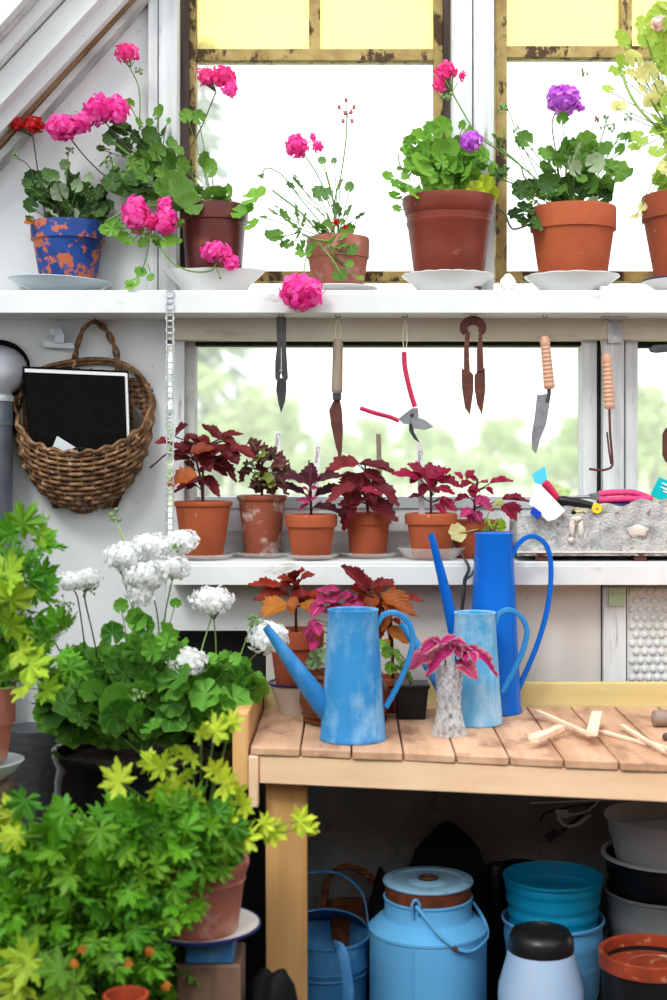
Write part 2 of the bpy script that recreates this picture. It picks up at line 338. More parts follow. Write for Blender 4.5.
ORI = {}
def tag(o, label, cat, group=None, kind=None):
    if label: o['label'] = label
    if cat: o['category'] = cat
    if group: o['group'] = group
    if kind: o['kind'] = kind
    return o
def link(name, mb, mat, parent=None, smooth=35, bevel=0, label=None):
    me = bpy.data.meshes.new(name)
    if parent is not None: org = ORI[parent.name]
    else:
        xs = [v[0] for v in mb.v]; ys = [v[1] for v in mb.v]; zs = [v[2] for v in mb.v]
        org = V((min(xs)+max(xs))/2, (min(ys)+max(ys))/2, min(zs))
    me.from_pydata([(v[0]-org.x, v[1]-org.y, v[2]-org.z) for v in mb.v], [], mb.f)
    if mb.hasuv:
        ul = me.uv_layers.new(name='UVMap'); vi = [0]*len(me.loops); me.loops.foreach_get('vertex_index', vi)
        flat = []
        for i in vi: flat += mb.uv[i]
        ul.data.foreach_set('uv', flat)
    if any(mb.rnd) or any(mb.tone) or mb.hasuv:
        a = me.attributes.new('rnd', 'FLOAT', 'POINT'); a.data.foreach_set('value', mb.rnd)
        a = me.attributes.new('tone', 'FLOAT', 'POINT'); a.data.foreach_set('value', mb.tone)
    me.materials.append(M[mat] if isinstance(mat, str) else mat)
    if smooth:
        me.polygons.foreach_set('use_smooth', [True]*len(me.polygons))
        if smooth < 180: me.set_sharp_from_angle(angle=math.radians(smooth))
    me.validate(); me.update()
    o = bpy.data.objects.new(name, me); col.objects.link(o)
    if parent is not None: o.parent = parent
    else: o.location = org
    ORI[o.name] = org
    if bevel:
        b = o.modifiers.new('bevel', 'BEVEL'); b.width = bevel; b.segments = 2; b.limit_method = 'ANGLE'
    if label: o['label'] = label
    return o
def thing(name, loc, label, cat, group=None):
    o = bpy.data.objects.new(name, None); col.objects.link(o); o.location = loc; o.empty_display_size = .05
    ORI[o.name] = Vector(loc); return tag(o, label, cat, group)
def struct(name, mb, mat, parent=None, bevel=.0015, smooth=35):
    o = link(name, mb, mat, parent, smooth, bevel)
    o['kind'] = 'structure'
    return o
def solo(name, mb, mat, label, cat, group=None, **k):
    return tag(link(name, mb, mat, **k), label, cat, group)
def bez(p0, p1, p2, n=8):
    return [p0*(1-t)**2 + p1*2*t*(1-t) + p2*t*t for t in [i/n for i in range(n+1)]]
def spline(pts, n=6):
    pts = [Vector(p) for p in pts]
    if len(pts) < 3: return pts
    P = [pts[0]*2-pts[1]] + pts + [pts[-1]*2-pts[-2]]; out = []
    for i in range(1, len(P)-2):
        a,b,c,d = P[i-1:i+3]
        for k in range(n):
            t = k/n; out.append(.5*((2*b)+(c-a)*t+(2*a-5*b+4*c-d)*t*t+(3*b-a-3*c+d)*t**3))
    return out + [pts[-1]]

# ------------------------------------------------------------ leaves
def polar_leaf(rf, na, rings, zf, notch=.18):
    vs = [(0,0,0)]; fs = []
    for j, q in enumerate(rings):
        for i in range(na):
            th = -PI+notch + (2*PI-2*notch)*i/(na-1); r = rf(th)*q
            vs.append((r*math.cos(th), r*math.sin(th), zf(q, th)))
    for i in range(na-1): fs.append((0, 1+i, 2+i))
    for j in range(len(rings)-1):
        for i in range(na-1):
            a = 1+j*na+i; fs.append((a, a+na, a+na+1, a+1))
    return vs, fs, [(.5+x*.48, .5+y*.48) for x,y,z in vs]
GER = [polar_leaf(lambda t, k=k: (.84+.16*abs(math.cos(3.5*t))**.6) * (1-.22*(abs(t)/PI)**3)*(1+.03*math.sin(11*t+k)), 43, (.33,.68,1.0),
       lambda q, t, k=k: (.16+.12*k)*q**1.7 + .10*q*q*math.sin(3.5*t*2+k) - .10*q*abs(math.cos(3.5*t))) for k in (0,.7,1.4)]
def lob(th, k):
    best = 0
    for i, L in zip(range(-3, 4), (.62,.82,.95,1.0,.95,.82,.62)):
        d = abs(th - i*.78)/.41
        e = L*math.exp(-d**2.8)*(1+.15*math.cos(d*8.5+k*.3))
        best = max(best, e)
    return max(.40, best)
SCE = [polar_leaf(lambda t, k=k: lob(t, k), 71, (.5,1.0), lambda q, t, k=k: .22*q*q*math.sin(k*2+1) + .13*q*math.cos(3.9*t*2+k) - .1*q*abs(math.cos(4*t)), .35) for k in (0,1,2)]
def long_leaf(serr=.09, droop=.3, fold=.25, wp=.8, n=14, ruf=.04):
    vs=[]; fs=[]; uv=[]
    for i in range(n+1):
        t = i/n; h = math.sin(PI*min(1,t)**wp)**.85 if 0 < t < 1 else 0.02
        h *= 1 + (serr if i % 2 else -serr)
        for j in range(-2, 3):
            s = j/2
            vs.append((t + (abs(s)*.05 if i%2 else 0), s*h*.5, fold*abs(s)*h*.5 - droop*t*t + ruf*math.sin(t*14)*s*s))
            uv.append((t, .5+s*.5))
    for i in range(n):
        for j in range(4):
            a = i*5+j; fs.append((a, a+5, a+6, a+1))
    return vs, fs, uv
COL = [long_leaf(droop=.18), long_leaf(.12, .34, .3), long_leaf(.10, .10, .4)]
COLR = [long_leaf(.22, .2, .3, .7, 12, .12), long_leaf(.25, .3, .2, .9, 12, .12)]
def put(mb, tpl, pos, d, nrm, L, Wd=None, rnd=None, tone=0):
    d = Vector(d).normalized(); nrm = Vector(nrm); nrm = nrm - d*nrm.dot(d)
    nrm = nrm.normalized() if nrm.length > 1e-4 else d.orthogonal().normalized()
    b = nrm.cross(d); Wd = Wd or L
    vs, fs, uv = tpl
    mb.add([pos + d*(x*L) + b*(y*Wd) + nrm*(z*L) for x,y,z in vs], fs, uv, R() if rnd is None else rnd, tone)
def rv(s=1): return V(uni(-s,s), uni(-s,s), uni(-s,s))

# plant kit
class Plant:
    """name, pot etc. in one thing"""
    def __init__(s, name, loc, label, cat, group=None):
        s.root = thing(name, loc, label, cat, group); s.leaf = {}; s.st = {}
    def L(s, m): return s.leaf.setdefault(m, MB())
    def T(s, m): return s.st.setdefault(m, MB())
    def disc(s, px, py, r, Y, mat='ger', tpl=GER, tone=0, face=None, flat=1, petiole=None, rnd=None, stem='stem'):
        p = W(px, py, Y); rr = U(r, Y)
        n = Vector(face) if face else V(uni(-.45,.45), -.75, uni(.1,.75))
        n = (n + rv(.18)).normalized()
        d = V(uni(-1,1), -.3, uni(-1.2,.25))
        if petiole is not None:
            q = p - petiole; d = V(q.x, q.y*.3 -.02, q.z*.6) + rv(.25)*max(q.length, .02)
            if d.length < 1e-3: d = V(1,0,0)
        put(s.L(mat), random.choice(tpl), p, d, n, rr, rr*uni(.9,1.05), rnd, tone)
        if petiole is not None:
            o = petiole + (p-petiole)*uni(.3,.5); o.x = petiole.x + (p.x-petiole.x)*.25; o.y += .01
            s.T(stem).tube(bez(o, (o+p)/2 + V(0,.012,uni(-.01,.01)), p + n*-.001, 5), .0011, 5)
            if R() < .22: s.T(stem).tube(bez(petiole, (o+petiole)/2 + V(0,.004,.004), o, 4), .0024, 6)
    def discs(s, lst, org, sc, Y, dY=.04, mat='ger', root=None, tones=None, **k):
        for i, q in enumerate(lst):
            x, y, r = q[:3]; tone = q[3] if len(q) > 3 else 0
            px, py = org[0]+x/sc, org[1]+y/sc
            yy = Y + uni(-dY, dY)
            s.disc(px, py, r/sc, yy, mat, petiole=root, tone=tone, **k)
    def fill(s, blobs, Y, depth, r, mat='ger', tpl=GER, root=None, tone=(0,0), back=0, stem='stem', petrate=.6):
        for (bx, by, rx, ry, n) in blobs:
            for _ in range(n):
                a = uni(0, 2*PI); q = math.sqrt(R())
                px, py = bx+rx*q*math.cos(a), by+ry*q*math.sin(a)
                dd = depth*math.sqrt(max(0, 1-q*q)) * uni(-1, 1)
                yy = Y + dd + back
                out = V(math.cos(a)*q*.8, -.55, -math.sin(a)*q*.8 + .45)
                p = W(px, py, yy); rr = U(uni(*r), yy)
                n_ = (out + rv(.45)).normalized(); d = V(math.cos(a), -.4, -math.sin(a)) + rv(.7)
                put(s.L(mat), random.choice(tpl), p, d, n_, rr, None, None, uni(*tone) if R() < .5 else 0)
                if root is not None and R() < petrate*.6:
                    o = root.lerp(p, .45); o.y += .015
                    s.T(stem).tube(bez(o, (p+o)/2 + rv(.012), p, 4), .0010, 4)
    def arrows(s, lst, org, sc, Y, mat, root=None, w=.62, tpl=COL, stem='stemr', spread=.03, size=1.14):
        put_ = []
        for q in lst:
            bx, by, tx, ty = q[:4]; ww = q[4] if len(q) > 4 else w; tone = q[5] if len(q) > 5 else 0
            yb = Y + uni(-spread, spread)*.6; yt = yb - uni(.0, spread)
            a = W(org[0]+bx/sc, org[1]+by/sc, yb); b = W(org[0]+tx/sc, org[1]+ty/sc, yt)
            d = b-a; L = d.length*size; a = a - d*(size-1)*.5
            n = V(-d.x*.3, -.62, .78) + rv(.16)
            if d.z < 0: n = n + V(d.x, 0, 0)*3
            put(s.L(mat), random.choice(tpl), a, d + V(0,0,L*.12), n, L, L*ww*1.15, None, tone)
            put_.append(a)
        if root is not None:
            ztop = max(p.z for p in put_); xm = sum(p.x for p in put_)/len(put_); top = V(root.x*.4+xm*.6, Y, ztop)
            tr = bez(root, V(root.x, root.y, (root.z+ztop)/2), top, 8)
            if ztop > root.z + .02: s.T(stem).tube(tr, [.0032-.00015*i for i in range(9)], 6)
            for a in put_:
                if a.z > root.z + .012:
                    o = min(tr, key=lambda p: abs(p.z-(a.z-.012)))
                    s.T(stem).tube(bez(o, (o+a)/2 + V(0,0,-.003), a, 4), .0013, 5)
                elif R() < .5: s.T(stem).tube(bez(root, (root+a)/2 + V(0,0,.015), a, 4), .0013, 5)
    def flower(s, px, py, rx, ry, Y, mat, n=60, stem=None, smat='stem', pet=.5, sr=.0014, label=None, pedicel=True):
        c = W(px, py, Y); ax, az = U(rx, Y), U(ry, Y); ay = min(ax, az*1.3)
        mb = MB(); P = [(0,0,0),(.5,-.42,.05),(.95,-.38,.0),(1.08,0,-.1),(.95,.38,.0),(.5,.42,.05),(.6,0,.14)]
        F = [(0,1,6),(1,2,6),(2,3,6),(3,4,6),(4,5,6),(5,0,6)]
        size = min(ax, az)*pet*1.2; n = int(n*1.7)
        for i in range(n):
            z = 1-2*(i+.5)/n; th = i*2.399963; rr = math.sqrt(1-z*z)
            o = V(rr*math.cos(th), rr*math.sin(th), z); k = uni(.55, .95)
            pos = c + V(o.x*ax*k, o.y*ay*k, o.z*az*k)
            tang = o.cross(rv(1)).normalized()
            put(mb, (P, F, [(0,0)]*7), pos - tang*size*.45, tang + o*uni(-.1,.8), o + rv(.55), size*uni(.75,1.1), size*1.05, R())
        mb.ball((c.x,c.y,c.z), ax*.62, ay*.62, az*.62, 12, 8)
        mb.hasuv = False
        o = link('flower_head', mb, mat, s.root, 30, label=label)
        if stem:
            pts = [W(x, y, Y2) for x, y, Y2 in stem]
            base = pts[-1]
            sp = spline(pts, 5); s.T(smat).tube(sp, sr, 6)
            if pedicel:
                for _ in range(9):
                    q = c + V(uni(-.8,.8)*ax, uni(-.6,.6)*ay, uni(-.6,.1)*az)
                    s.T(smat).tube(bez(base, (base+q)/2 + rv(.003), q, 3), sr*.6, 4)
        return o
    def stemline(s, pts, r=.0018, mat='stem'):
        s.T(mat).tube(spline([W(*p) for p in pts], 5), r, 6)
    def buds(s, px, py, r, Y, n=7, mat='budg', size=1.6, down=False):
        mb = s.T(mat); c = W(px, py, Y); rr = U(r, Y)
        for _ in range(n):
            v = rv(1); v.z = (-abs(v.z) if down else v.z); v.normalize(); q = c + v*rr
            s.T('stem').tube([c, q], .0006, 4); mb.ball(q, U(size,Y)*.7, U(size,Y)*.7, U(size,Y), 6, 4)
    def finish(s):
        for m, mb in s.leaf.items():
            if mb.v: link('leaves', mb, m, s.root, 180)
        for m, mb in s.st.items():
            if mb.v: link('buds' if m.startswith('bud') else 'stems', mb, m, s.root, 180)

def pot_prof(rt, rb, h, rim_h=.25, rim_o=.006, th=.006, style='rim'):
    """outer going up, over the rim, down inside"""
    zr = h*(1-rim_h); ro = rt - rim_o; f = lambda z: rb + (ro-rb)*z/max(zr,1e-6)
    if style == 'rim':
        out = [(0.0001,0),(rb*.96,0),(rb,.003),(f(zr*.5),zr*.5),(f(zr),zr-.002),(rt-.001,zr),(rt-.002+.001,zr+.003),(rt,h-.006),(rt-.0015,h-.001),(rt-.004,h)]
    elif style == 'bead':   # plain flaring pot with a thin rolled rim
        g = lambda z: rb + (rt-.003-rb)*z/h
        out = [(0.0001,0),(rb*.96,0),(rb,.003),(g(h*.5),h*.5),(g(h*.9),h*.9),(rt-.001,h*.915),(rt+.001,h*.955),(rt,h*.99),(rt-.003,h)]
    else:                   # grooved
        g = lambda z: rb + (rt-.003-rb)*z/h
        out = [(0.0001,0),(rb*.96,0),(rb,.003),(g(h*.4),h*.4),(g(h*.68),h*.68),(g(h*.70)+.002,h*.70),(g(h*.73)+.002,h*.73),(g(h*.74),h*.74),(g(h*.80),h*.8),(g(h*.81)+.002,h*.81),(g(h*.86)+.003,h*.86),(rt+.001,h*.93),(rt,h*.99),(rt-.003,h)]
    ins = [(rt-th-.002,h-.002),(rt-th-.004,h*.86),(max(.002,rt-th-.006),h*.80)]
    return out + ins, rt-th-.005, h*.84
def build_pot(root, c, rt, rb, h, mat, style='rim', rim_h=.25, tilt=None, soil=True, name='pot', n=48, rim_o=.006):
    pr, rs, zs = pot_prof(rt, rb, h, rim_h, style=style, rim_o=rim_o)
    o = link(name, MB().lathe(pr, c, n, tilt=tilt), mat, root, 40)
    if soil:
        mb = MB().lathe([(.0001,zs+.006),(rs*.4,zs+.006),(rs*.8,zs+.002),(rs,zs),(rs,zs-.01),(.0001,zs-.01)], c, 24, tilt=tilt)
        link('soil', mb, 'soil', root, 60)
    return o

UP_T = 1.602; LO_T = 1.0387; SF = -.10     # shelf tops and front plane
BT = CZ - .51                               # bench top
def geo_pot(name, cx, Y, ztop_y, wtop, wbot, zbase, label, mat, style='rim', rim_h=.25, cat='potted plant', group=None, off=0, rim_o=.006):
    """pot at pixel centre; returns Plant, root point"""
    c = W(cx, 400, Y); c.z = zbase + off
    h = W(cx, ztop_y, Y).z - c.z
    P = Plant(name, c, label, cat, group)
    build_pot(P.root, c, U(wtop/2, Y), U(wbot/2, Y), h, mat, style, rim_h, rim_o=rim_o)
    P.rt = c + V(0, 0, h*.88); P.Y = Y; P.c = c; P.h = h
    return P
def plate(cx, Y, z, r_px, h, mat, label, cat='plate', name='plate', scallop=0, foot=.55, sy=1, tilt=None, group=None, rim=None):
    r = U(r_px, Y); c = W(cx, 400, Y); c.z = z
    pr = [(.0001,0),(r*foot,0),(r*(foot+.03),.003),(r*.85,h*.72),(r,h),(r*1.0,h+.0015),(r*.82,h*.86),(r*(foot),.008),(.0001,.008)]
    def fn(rr, zz, a, i):
        if scallop and 3 <= i <= 6: return rr*(1+.012*abs(math.cos(scallop*a/2))), zz*(1+.035*abs(math.cos(scallop*a/2)))
        return rr, zz
    if rim:
        t = thing(name, c, label, cat, group)
        link('dish', MB().lathe(pr, c, 64, 1, sy, fn, tilt), mat, t, 40)
        link('rim_band', MB().lathe([(r*.985,h-.0005),(r*1.008,h-.0005),(r*1.008,h+.0025),(r*.985,h+.0025),(r*.985,h-.0005)], c, 64, 1, sy), rim, t, 40, label='dark blue rim')
        return t
    return solo(name, MB().lathe(pr, c, 72, 1, sy, fn, tilt), mat, label, cat, group, smooth=40)

# ============================================================ SETTING
WY = .12   # window plane
def pb(x0, y0, x1, y1, Yf, Yb, mb=None):
    """box whose front face covers the pixel rectangle at depth Yf"""
    a, b = W(x0, y0, Yf), W(x1, y1, Yf); mb = mb or MB()
    return mb.box((a.x, Yf, b.z), (b.x, Yb, a.z))
struct('floor', MB().box((-3,-3.2,-.08),(3,.4,0)), 'floor', bevel=0)
# left painted panel wall
struct('wall_left', pb(-330, -420, 157, 292, .05, .09), 'panel')
struct('wall_left', pb(-330, 316, 166, 1140, .05, .09), 'panel')
# posts left of upper window
struct('trim_1', pb(148, -300, 157.5, 292, .03, .09), 'paintv')
struct('trim_2', pb(158.5, -300, 177, 292, .03, .09), 'paintv')
# central posts between upper windows
struct('trim_3', pb(452, -300, 472.3, 292, .04, .10), 'paintv')
struct('trim_4', pb(473.6, -300, 494, 292, .04, .10), 'paintv')
struct('trim_5', MB().box((-1.2,.09,UP_T-.10),(1.4,.16,UP_T)), 'paint')
# cream beam under upper shelf
struct('trim_6', pb(168, 316, 900, 339.5, .02, .10), 'cream')
# lower window left frame post (grooved boards)
struct('trim_7', pb(172, 339, 184, 560, .05, .11), 'paintv')
struct('trim_8', pb(185, 339, 195, 560, .07, .12), 'greybeam')
struct('trim_9', pb(583, 339, 597, 560, .05, .12), 'paintv')
struct('trim_10', pb(603, 318, 624, 560, .03, .10), 'paintv')
struct('trim_11', pb(625.5, 339, 638, 560, .05, .12), 'paintv')
struct('trim_12', pb(597.2, 341, 602.5, 560, .055, .13), 'nichedark')  # near-black strip standing in for the shade between the posts
# panels below lower shelf (posts)
struct('wall_back', pb(266, 575, 601, 1140, -.02, .0), 'plaster')
struct('wall_back', pb(604, 575, 900, 1140, -.01, .01), 'plaster')
struct('wall_back', pb(166, 560, 266, 631, -.02, .0), 'panel')
struct('wall_back', pb(150, 620, 280, 1150, .10, .13), 'nichedark')  # near-black sheet standing in for the shade inside the niche
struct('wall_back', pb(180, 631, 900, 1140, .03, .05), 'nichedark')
struct('wall_back', pb(268, 712, 900, 1140, -.05, -.04), 'dimwall')  # overlay whose darker colour carries the shade below the bench top
struct('wall_back', pb(590, 575, 620, 1140, .005, .02), 'nichedark')  # near-black backing, paints the gap between the panels as shade
struct('trim_13', pb(603.5, 587, 626, 1120, -.035, -.012), 'paintv')
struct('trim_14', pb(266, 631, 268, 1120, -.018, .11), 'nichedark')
struct('unseen_wall_front', MB().box((-1.6,-3.35,0),(2.1,-3.27,1.75)), 'oldwood')  # unseen dark wall, added to keep low light from under the bench
struct('unseen_wall_right', MB().box((2.0,-3.3,0),(2.08,.1,1.4)), 'oldwood')  # unseen side wall, added to cut low light from the right
struct('wall_left', MB().box((-1.55,-3.3,0),(-1.47,.04,1.15)), 'oldwood')  # unseen side wall, added to cut low light from the left
# bubble wrap sheet
mb = pb(627, 588, 760, 684, -.022, -.012)
for r_ in range(11):
    for c_ in range(16):
        q = W(632+c_*8.4+(4.2 if r_%2 else 0), 592+r_*8.6, -.022); mb.ball(q, U(3.7,0), .0055, U(3.7,0), 10, 6)
tag(link('bubble_wrap', mb, 'bubble', smooth=60), 'sheet of bubble wrap covering the wall behind the bench at right', 'bubble wrap')

# ---- upper windows
def window(name, outer, inner, Yf, Yb, mat, glassmat, parts, jamb=None):
    x0,y0,x1,y1 = outer; a0,b0,a1,b1 = inner
    mb = MB()
    pb(x0,y0,a0,y1,Yf,Yb,mb); pb(a1,y0,x1,y1,Yf,Yb,mb); pb(a0,b1,a1,y1,Yf,Yb,mb)
    if b0 > y0: pb(a0,y0,a1,b0,Yf,Yb,mb)
    o = struct(name, mb, mat)
    ORI[o.name] = o.location.copy()
    for (nm, (p,q,r,s), gm, y0_, y1_) in parts:
        struct(nm, pb(p,q,r,s,y0_,y1_), gm, o, bevel=0)
    return o
gy = .125
window('window_1', (189,-320,443,281), (195.5,-310,434,271), .10, .15, 'ochre', 'paneup', [
    ('crossbar',(195.5,49,434,60),'ochre',.105,.145), ('mullion',(309,-310,320,49),'ochre',.107,.143),
    ('yellow_pane',(195.5,-310,309,49),'yellow',gy,gy+.004), ('yellow_pane',(320,-310,434,49),'yellow',gy,gy+.004),
    ('clear_pane',(195.5,60,434,271),'paneup',gy,gy+.004)])
struct('trim_15', pb(177.5,-320,188.5,292,.085,.15), 'darkwood')
struct('trim_16', pb(443.5,-320,452.5,292,.085,.15), 'darkwood')
window('window_2', (496,-320,820,281), (507,-310,812,271), .10, .15, 'ochre', 'paneup', [
    ('crossbar',(507,46,812,57),'ochre',.105,.145), ('mullion',(621,-310,632,46),'ochre',.107,.143),
    ('yellow_pane',(507,-310,621,46),'yellow',gy,gy+.004), ('yellow_pane',(632,-310,812,46),'yellow',gy,gy+.004),
    ('clear_pane',(507,57,812,271),'paneup',gy,gy+.004)])
# ---- lower windows
window('window_3', (190,334,588,560), (195,342,583,497), .10, .15, 'paintv', 'pane', [
    ('glazing_bar',(195,497,583,508),'bead',.095,.13), ('low_pane',(195,508,583,531),'pane',gy,gy+.004), ('sill_board',(195,531,583,560),'greybeam',.08,.14),
    ('top_bead',(195,341,583,345.5),'nichedark',.075,.12), ('clear_pane',(195,342,583,497),'pane',gy,gy+.004)])
window('window_4', (630,334,840,560), (638,344,830,497), .10, .15, 'paintv', 'pane', [
    ('glazing_bar',(638,497,830,508),'bead',.095,.13), ('low_pane',(638,508,830,531),'pane',gy,gy+.004), ('sill_board',(638,531,830,560),'greybeam',.08,.14),
    ('top_bead',(638,341,830,347),'nichedark',.075,.12), ('clear_pane',(638,344,830,497),'pane',gy,gy+.004)])

# ---- sloping roof edge on the left: boards against the gable, glass towards the viewer
def slope(xa, ya, xb, yb, Yf, Yb, th, mat, name, kind='structure'):
    """board lying along the roof line through two pixels measured at the wall, from Yf (near) to Yb, thickness th upwards"""
    A, B = W(xa, ya, .03), W(xb, yb, .03); d = (A-B).normalized(); A = A + d*1.2; B = B - d*1.2
    n = V(-d.z, 0, d.x); n = n if n.z > 0 else -n
    vs = []
    for y in (Yf, Yb):
        for p in (B, A): vs.append(V(p.x, y, p.z))
    q = [vs[0], vs[1], vs[3], vs[2]]
    mb = MB().hexa(q + [v + n*th for v in q])
    return struct(name, mb, mat)
slope(150,0,0,168,.0,.048,.016,'greybeam','trim_17')
slope(143,0,0,155,-.008,.047,.010,'brownwood','trim_25')
slope(138,0,0,148,-.035,.046,.030,'paint','trim_18')
slope(129,0,0,139,-.012,.04,.022,'brownwood','trim_19')
slope(122,0,0,131,-.075,.03,.050,'paint','trim_20')
slope(96,0,0,103,-.065,.02,.012,'greybeam','trim_21')
slope(88,0,0,95,-.105,.01,.030,'paint','trim_22')
slope(72,0,0,80,-.12,.0,.008,'greybeam','trim_23')
slope(67,0,0,75,-.15,-.01,.020,'paint','trim_24')
# roof glass further towards the viewer with rafters
o = slope(66,0,0,74,-2.2,-.155,.004,'paneroof','window_5')

# shelves
def shelf(z, x0, x1, label):
    t = thing('wall_shelf', (0, 0, z-.05), label, 'shelf')
    link('shelf_board', MB().box((x0, SF, z-.0475),(x1, .095, z)), 'paint', t, 35, .002)
    link('front_lip', MB().box((x0, SF-.003, z-.0475),(x1, SF, z-.008)), 'paint', t, 35, .001)
    return t
ush = shelf(UP_T, -.95, 1.15, 'long white painted upper shelf under the geranium pots')
lsh = shelf(LO_T, -.378, 1.15, 'white painted lower shelf carrying the small coleus pots')

# perforated metal strip
mb = MB(); Ys = SF-.005
A = W(170, 291, Ys); B = W(170, 566, Ys); n_ = 46
w = U(3.2, Ys)
for i in range(n_+1):
    z = A.z + (B.z-A.z)*i/n_
    mb.box((A.x-w, Ys, z-.0016),(A.x+w, Ys-.0012, z+.0016))
    if i < n_:
        for sgn in (-1,1): mb.box((A.x+sgn*w-.0012, Ys, z),(A.x+sgn*w+.0012, Ys-.0012, z+(B.z-A.z)/n_))
for i in range(0, n_, 2):
    z = A.z + (B.z-A.z)*(i+.5)/n_
    mb.tube([V(A.x+w*1.4*math.cos(a), Ys-.0008, z+w*1.1*math.sin(a)) for a in [k*PI/5 for k in range(11)]], .0011, 5)
solo('hanging_strap', mb, 'galv', 'perforated galvanised metal strap running from upper to lower shelf at left', 'strap', smooth=0)

# brackets on the right post
mb = pb(608, 316, 622, 343, .018, .028); pb(604, 313.5, 628, 317, -.04, .03, mb)
for (a, b) in ((612,322),(618,328),(612,334),(618,339)): mb.ball(W(a,b,.017), .002, .0015, .002, 8, 5)
solo('shelf_bracket', mb, 'galv', 'galvanised angle bracket under the upper shelf at the right post', 'bracket')
mb = pb(609, 588, 625, 606, -.045, -.036)
for (a, b) in ((613,594),(620,600)): mb.ball(W(a,b,-.046), .002, .0015, .002, 8, 5)
solo('shelf_bracket', mb, 'greenpaint', 'pale green bracket plate under the lower shelf at the right post', 'bracket')

# stove pipe at left
t = thing('stove_pipe', W(0, 1100, -.05), 'grey metal pipe with a light elbow at the left edge of the wall', 'pipe')
c = W(-13, 400, -.01); r = U(25, -.01)
z0 = W(0, 545, -.04).z; zt = W(0, 398, -.04).z; zr = W(0, 372, -.04).z
link('pipe', MB().lathe([(r*.96,0.0),(r*.96,z0),(r*1.0,z0+.01),(r*1.0,zt-.06),(r*1.03,zt-.058),(r*1.03,zt-.054),(r,zt-.052),(r,zt)], (c.x,c.y,0), 36), 'pipe', t)
el = [V(c.x, c.y, zt), V(c.x, c.y, zt+.02), V(c.x+.010, c.y-.004, zt+.045), V(c.x+.022, c.y+.012, zt+.058), V(c.x+.026, .045, zt+.062)]
link('elbow', MB().tube(spline(el, 5), r*.99, 28), 'pipel', t)
link('clamp_ring', MB().lathe([(r*1.0,-.006),(r*1.06,-.006),(r*1.06,.006),(r*1.0,.006),(r*1.0,-.006)], (c.x,c.y,zt), 36), 'galv', t)
ce = W(-2, 369, .035)
mb = MB(); mb.tube([ce + V(math.cos(a)*U(30,0), uni(-.002,.002), math.sin(a)*U(27,0)) for a in [k*PI/24 for k in range(49)]], .006, 8)
link('rubber_seal', mb, 'blackcloth', t, label='black rubber seal around the pipe')

# ============================================================ WALL BASKET
t = thing('wall_basket', W(86, 513, .04), 'brown wicker wall basket hanging by its looped handle from the white panel', 'basket')
bc = 85.; Yb = .042
def bas(tt, ph):
    """tt 0 bottom..1 rim, ph 0..pi left to right"""
    s_ = math.sin(ph); yc = 512-57*tt; ye = 498-100*tt
    hw = 16 + 52*min(1, (1-(1-tt)**2.2))**.6; dp = .02 + .085*(1-(1-tt)**2.2)**.6
    py = ye + (yc-ye)*s_**.8
    p = W(bc - hw*math.cos(ph), py, Yb); p.y = Yb - dp*s_; return p
mb = MB(); NR = 12; NS = 17
for k in range(NR+1):
    tt = k/NR; pts = []
    for i in range(103):
        ph = PI*i/102; p = bas(tt, ph); c0 = W(bc, 480, Yb); o_ = V(p.x-c0.x, (p.y-Yb)*1.5, 0); o_.normalize() if o_.length > 0 else None
        amp = .0036*math.sin(ph*NS/1.0 + (PI if k%2 else 0)); pts.append(p + o_*amp)
    mb.tube(pts, .0042 if k < NR else .0055, 7)
    if k in (NR,): mb.tube([p + V(0,-.004,.005+.003*math.sin(i*.8)) for i, p in enumerate(pts)], .0045, 7)
link('woven_body', mb, 'wicker', t, 180)
mb = MB()
for i in range(NS+1):
    ph = PI*(i+.5)/(NS+1); mb.tube([bas(q/8*1.0, ph) for q in range(9)], .003, 6)
for i in range(16):
    ph = PI*(i+.5)/16; x = bc - 62*math.cos(ph)
    mb.tube([W(bc-62*math.cos(ph)*.5, 508, Yb), W(x, 440, Yb), W(x*.98+1.7, 398-30*math.sin(ph), Yb)], .0028, 6)
link('stakes', mb, 'wicker', t, 180)
mb = MB()
for k in range(24):
    py = 506 - k*5.5; tq = min(1, max(0, (496-py)/100)); hw = (12+50*min(1, (1-(1-tq)**2.2))**.6) if py > 398 else 66*math.sqrt(max(0.05, 1-((398-py)/36)**2))
    if py > 494: continue
    mb.tube([W(bc-hw+2*hw*i/60+(3 if py < 398 else 0), py, Yb) + V(0, .003*math.sin(i*.9+PI*(k%2)), 0) for i in range(61)], .004, 6)
for off_ in (0, .006):
    mb.tube(spline([W(x,y,Yb-.006) + V(0,-off_,off_) for x,y in ((19,408),(24,388),(40,373),(62,366),(95,362),(122,366),(140,378),(150,396),(153,412))], 6), .0052, 7)
link('back_panel', mb, 'wicker', t, 180)
mb = MB(); hp = spline([W(x,y,Yb-.012) for x,y in ((73,376),(76,352),(83,330),(95,322),(107,332),(116,352),(119,378))], 8)
for s_ in (0, PI):
    pts = []
    for i, p in enumerate(hp): a = i*.55+s_; pts.append(p + V(math.cos(a)*.0042, math.sin(a)*.0042, math.cos(a)*.002))
    mb.tube(pts, .0038, 7)
link('loop_handle', mb, 'wicker', t, 180)
# nails
def hook(px, py, Y, label, mat='darksteel'):
    a = W(px, py, Y); mb = MB(); r = .0055
    mb.tube([a+V(0,0,.018), a+V(0,0,.006)] + [a + V(r*math.sin(q), 0, r*math.cos(q)-.002) for q in [k*PI*1.5/8 for k in range(9)]], .0009, 6)
    return solo('cup_hook', mb, mat, label, 'hook', 'wire cup hooks under the upper shelf')
mb = MB().tube([W(95,321,.05), W(95,320,.0), W(95,316,-.003)], .0012, 6)
solo('nail', mb, 'rust', 'rusty nail the wicker basket hangs from', 'nail')
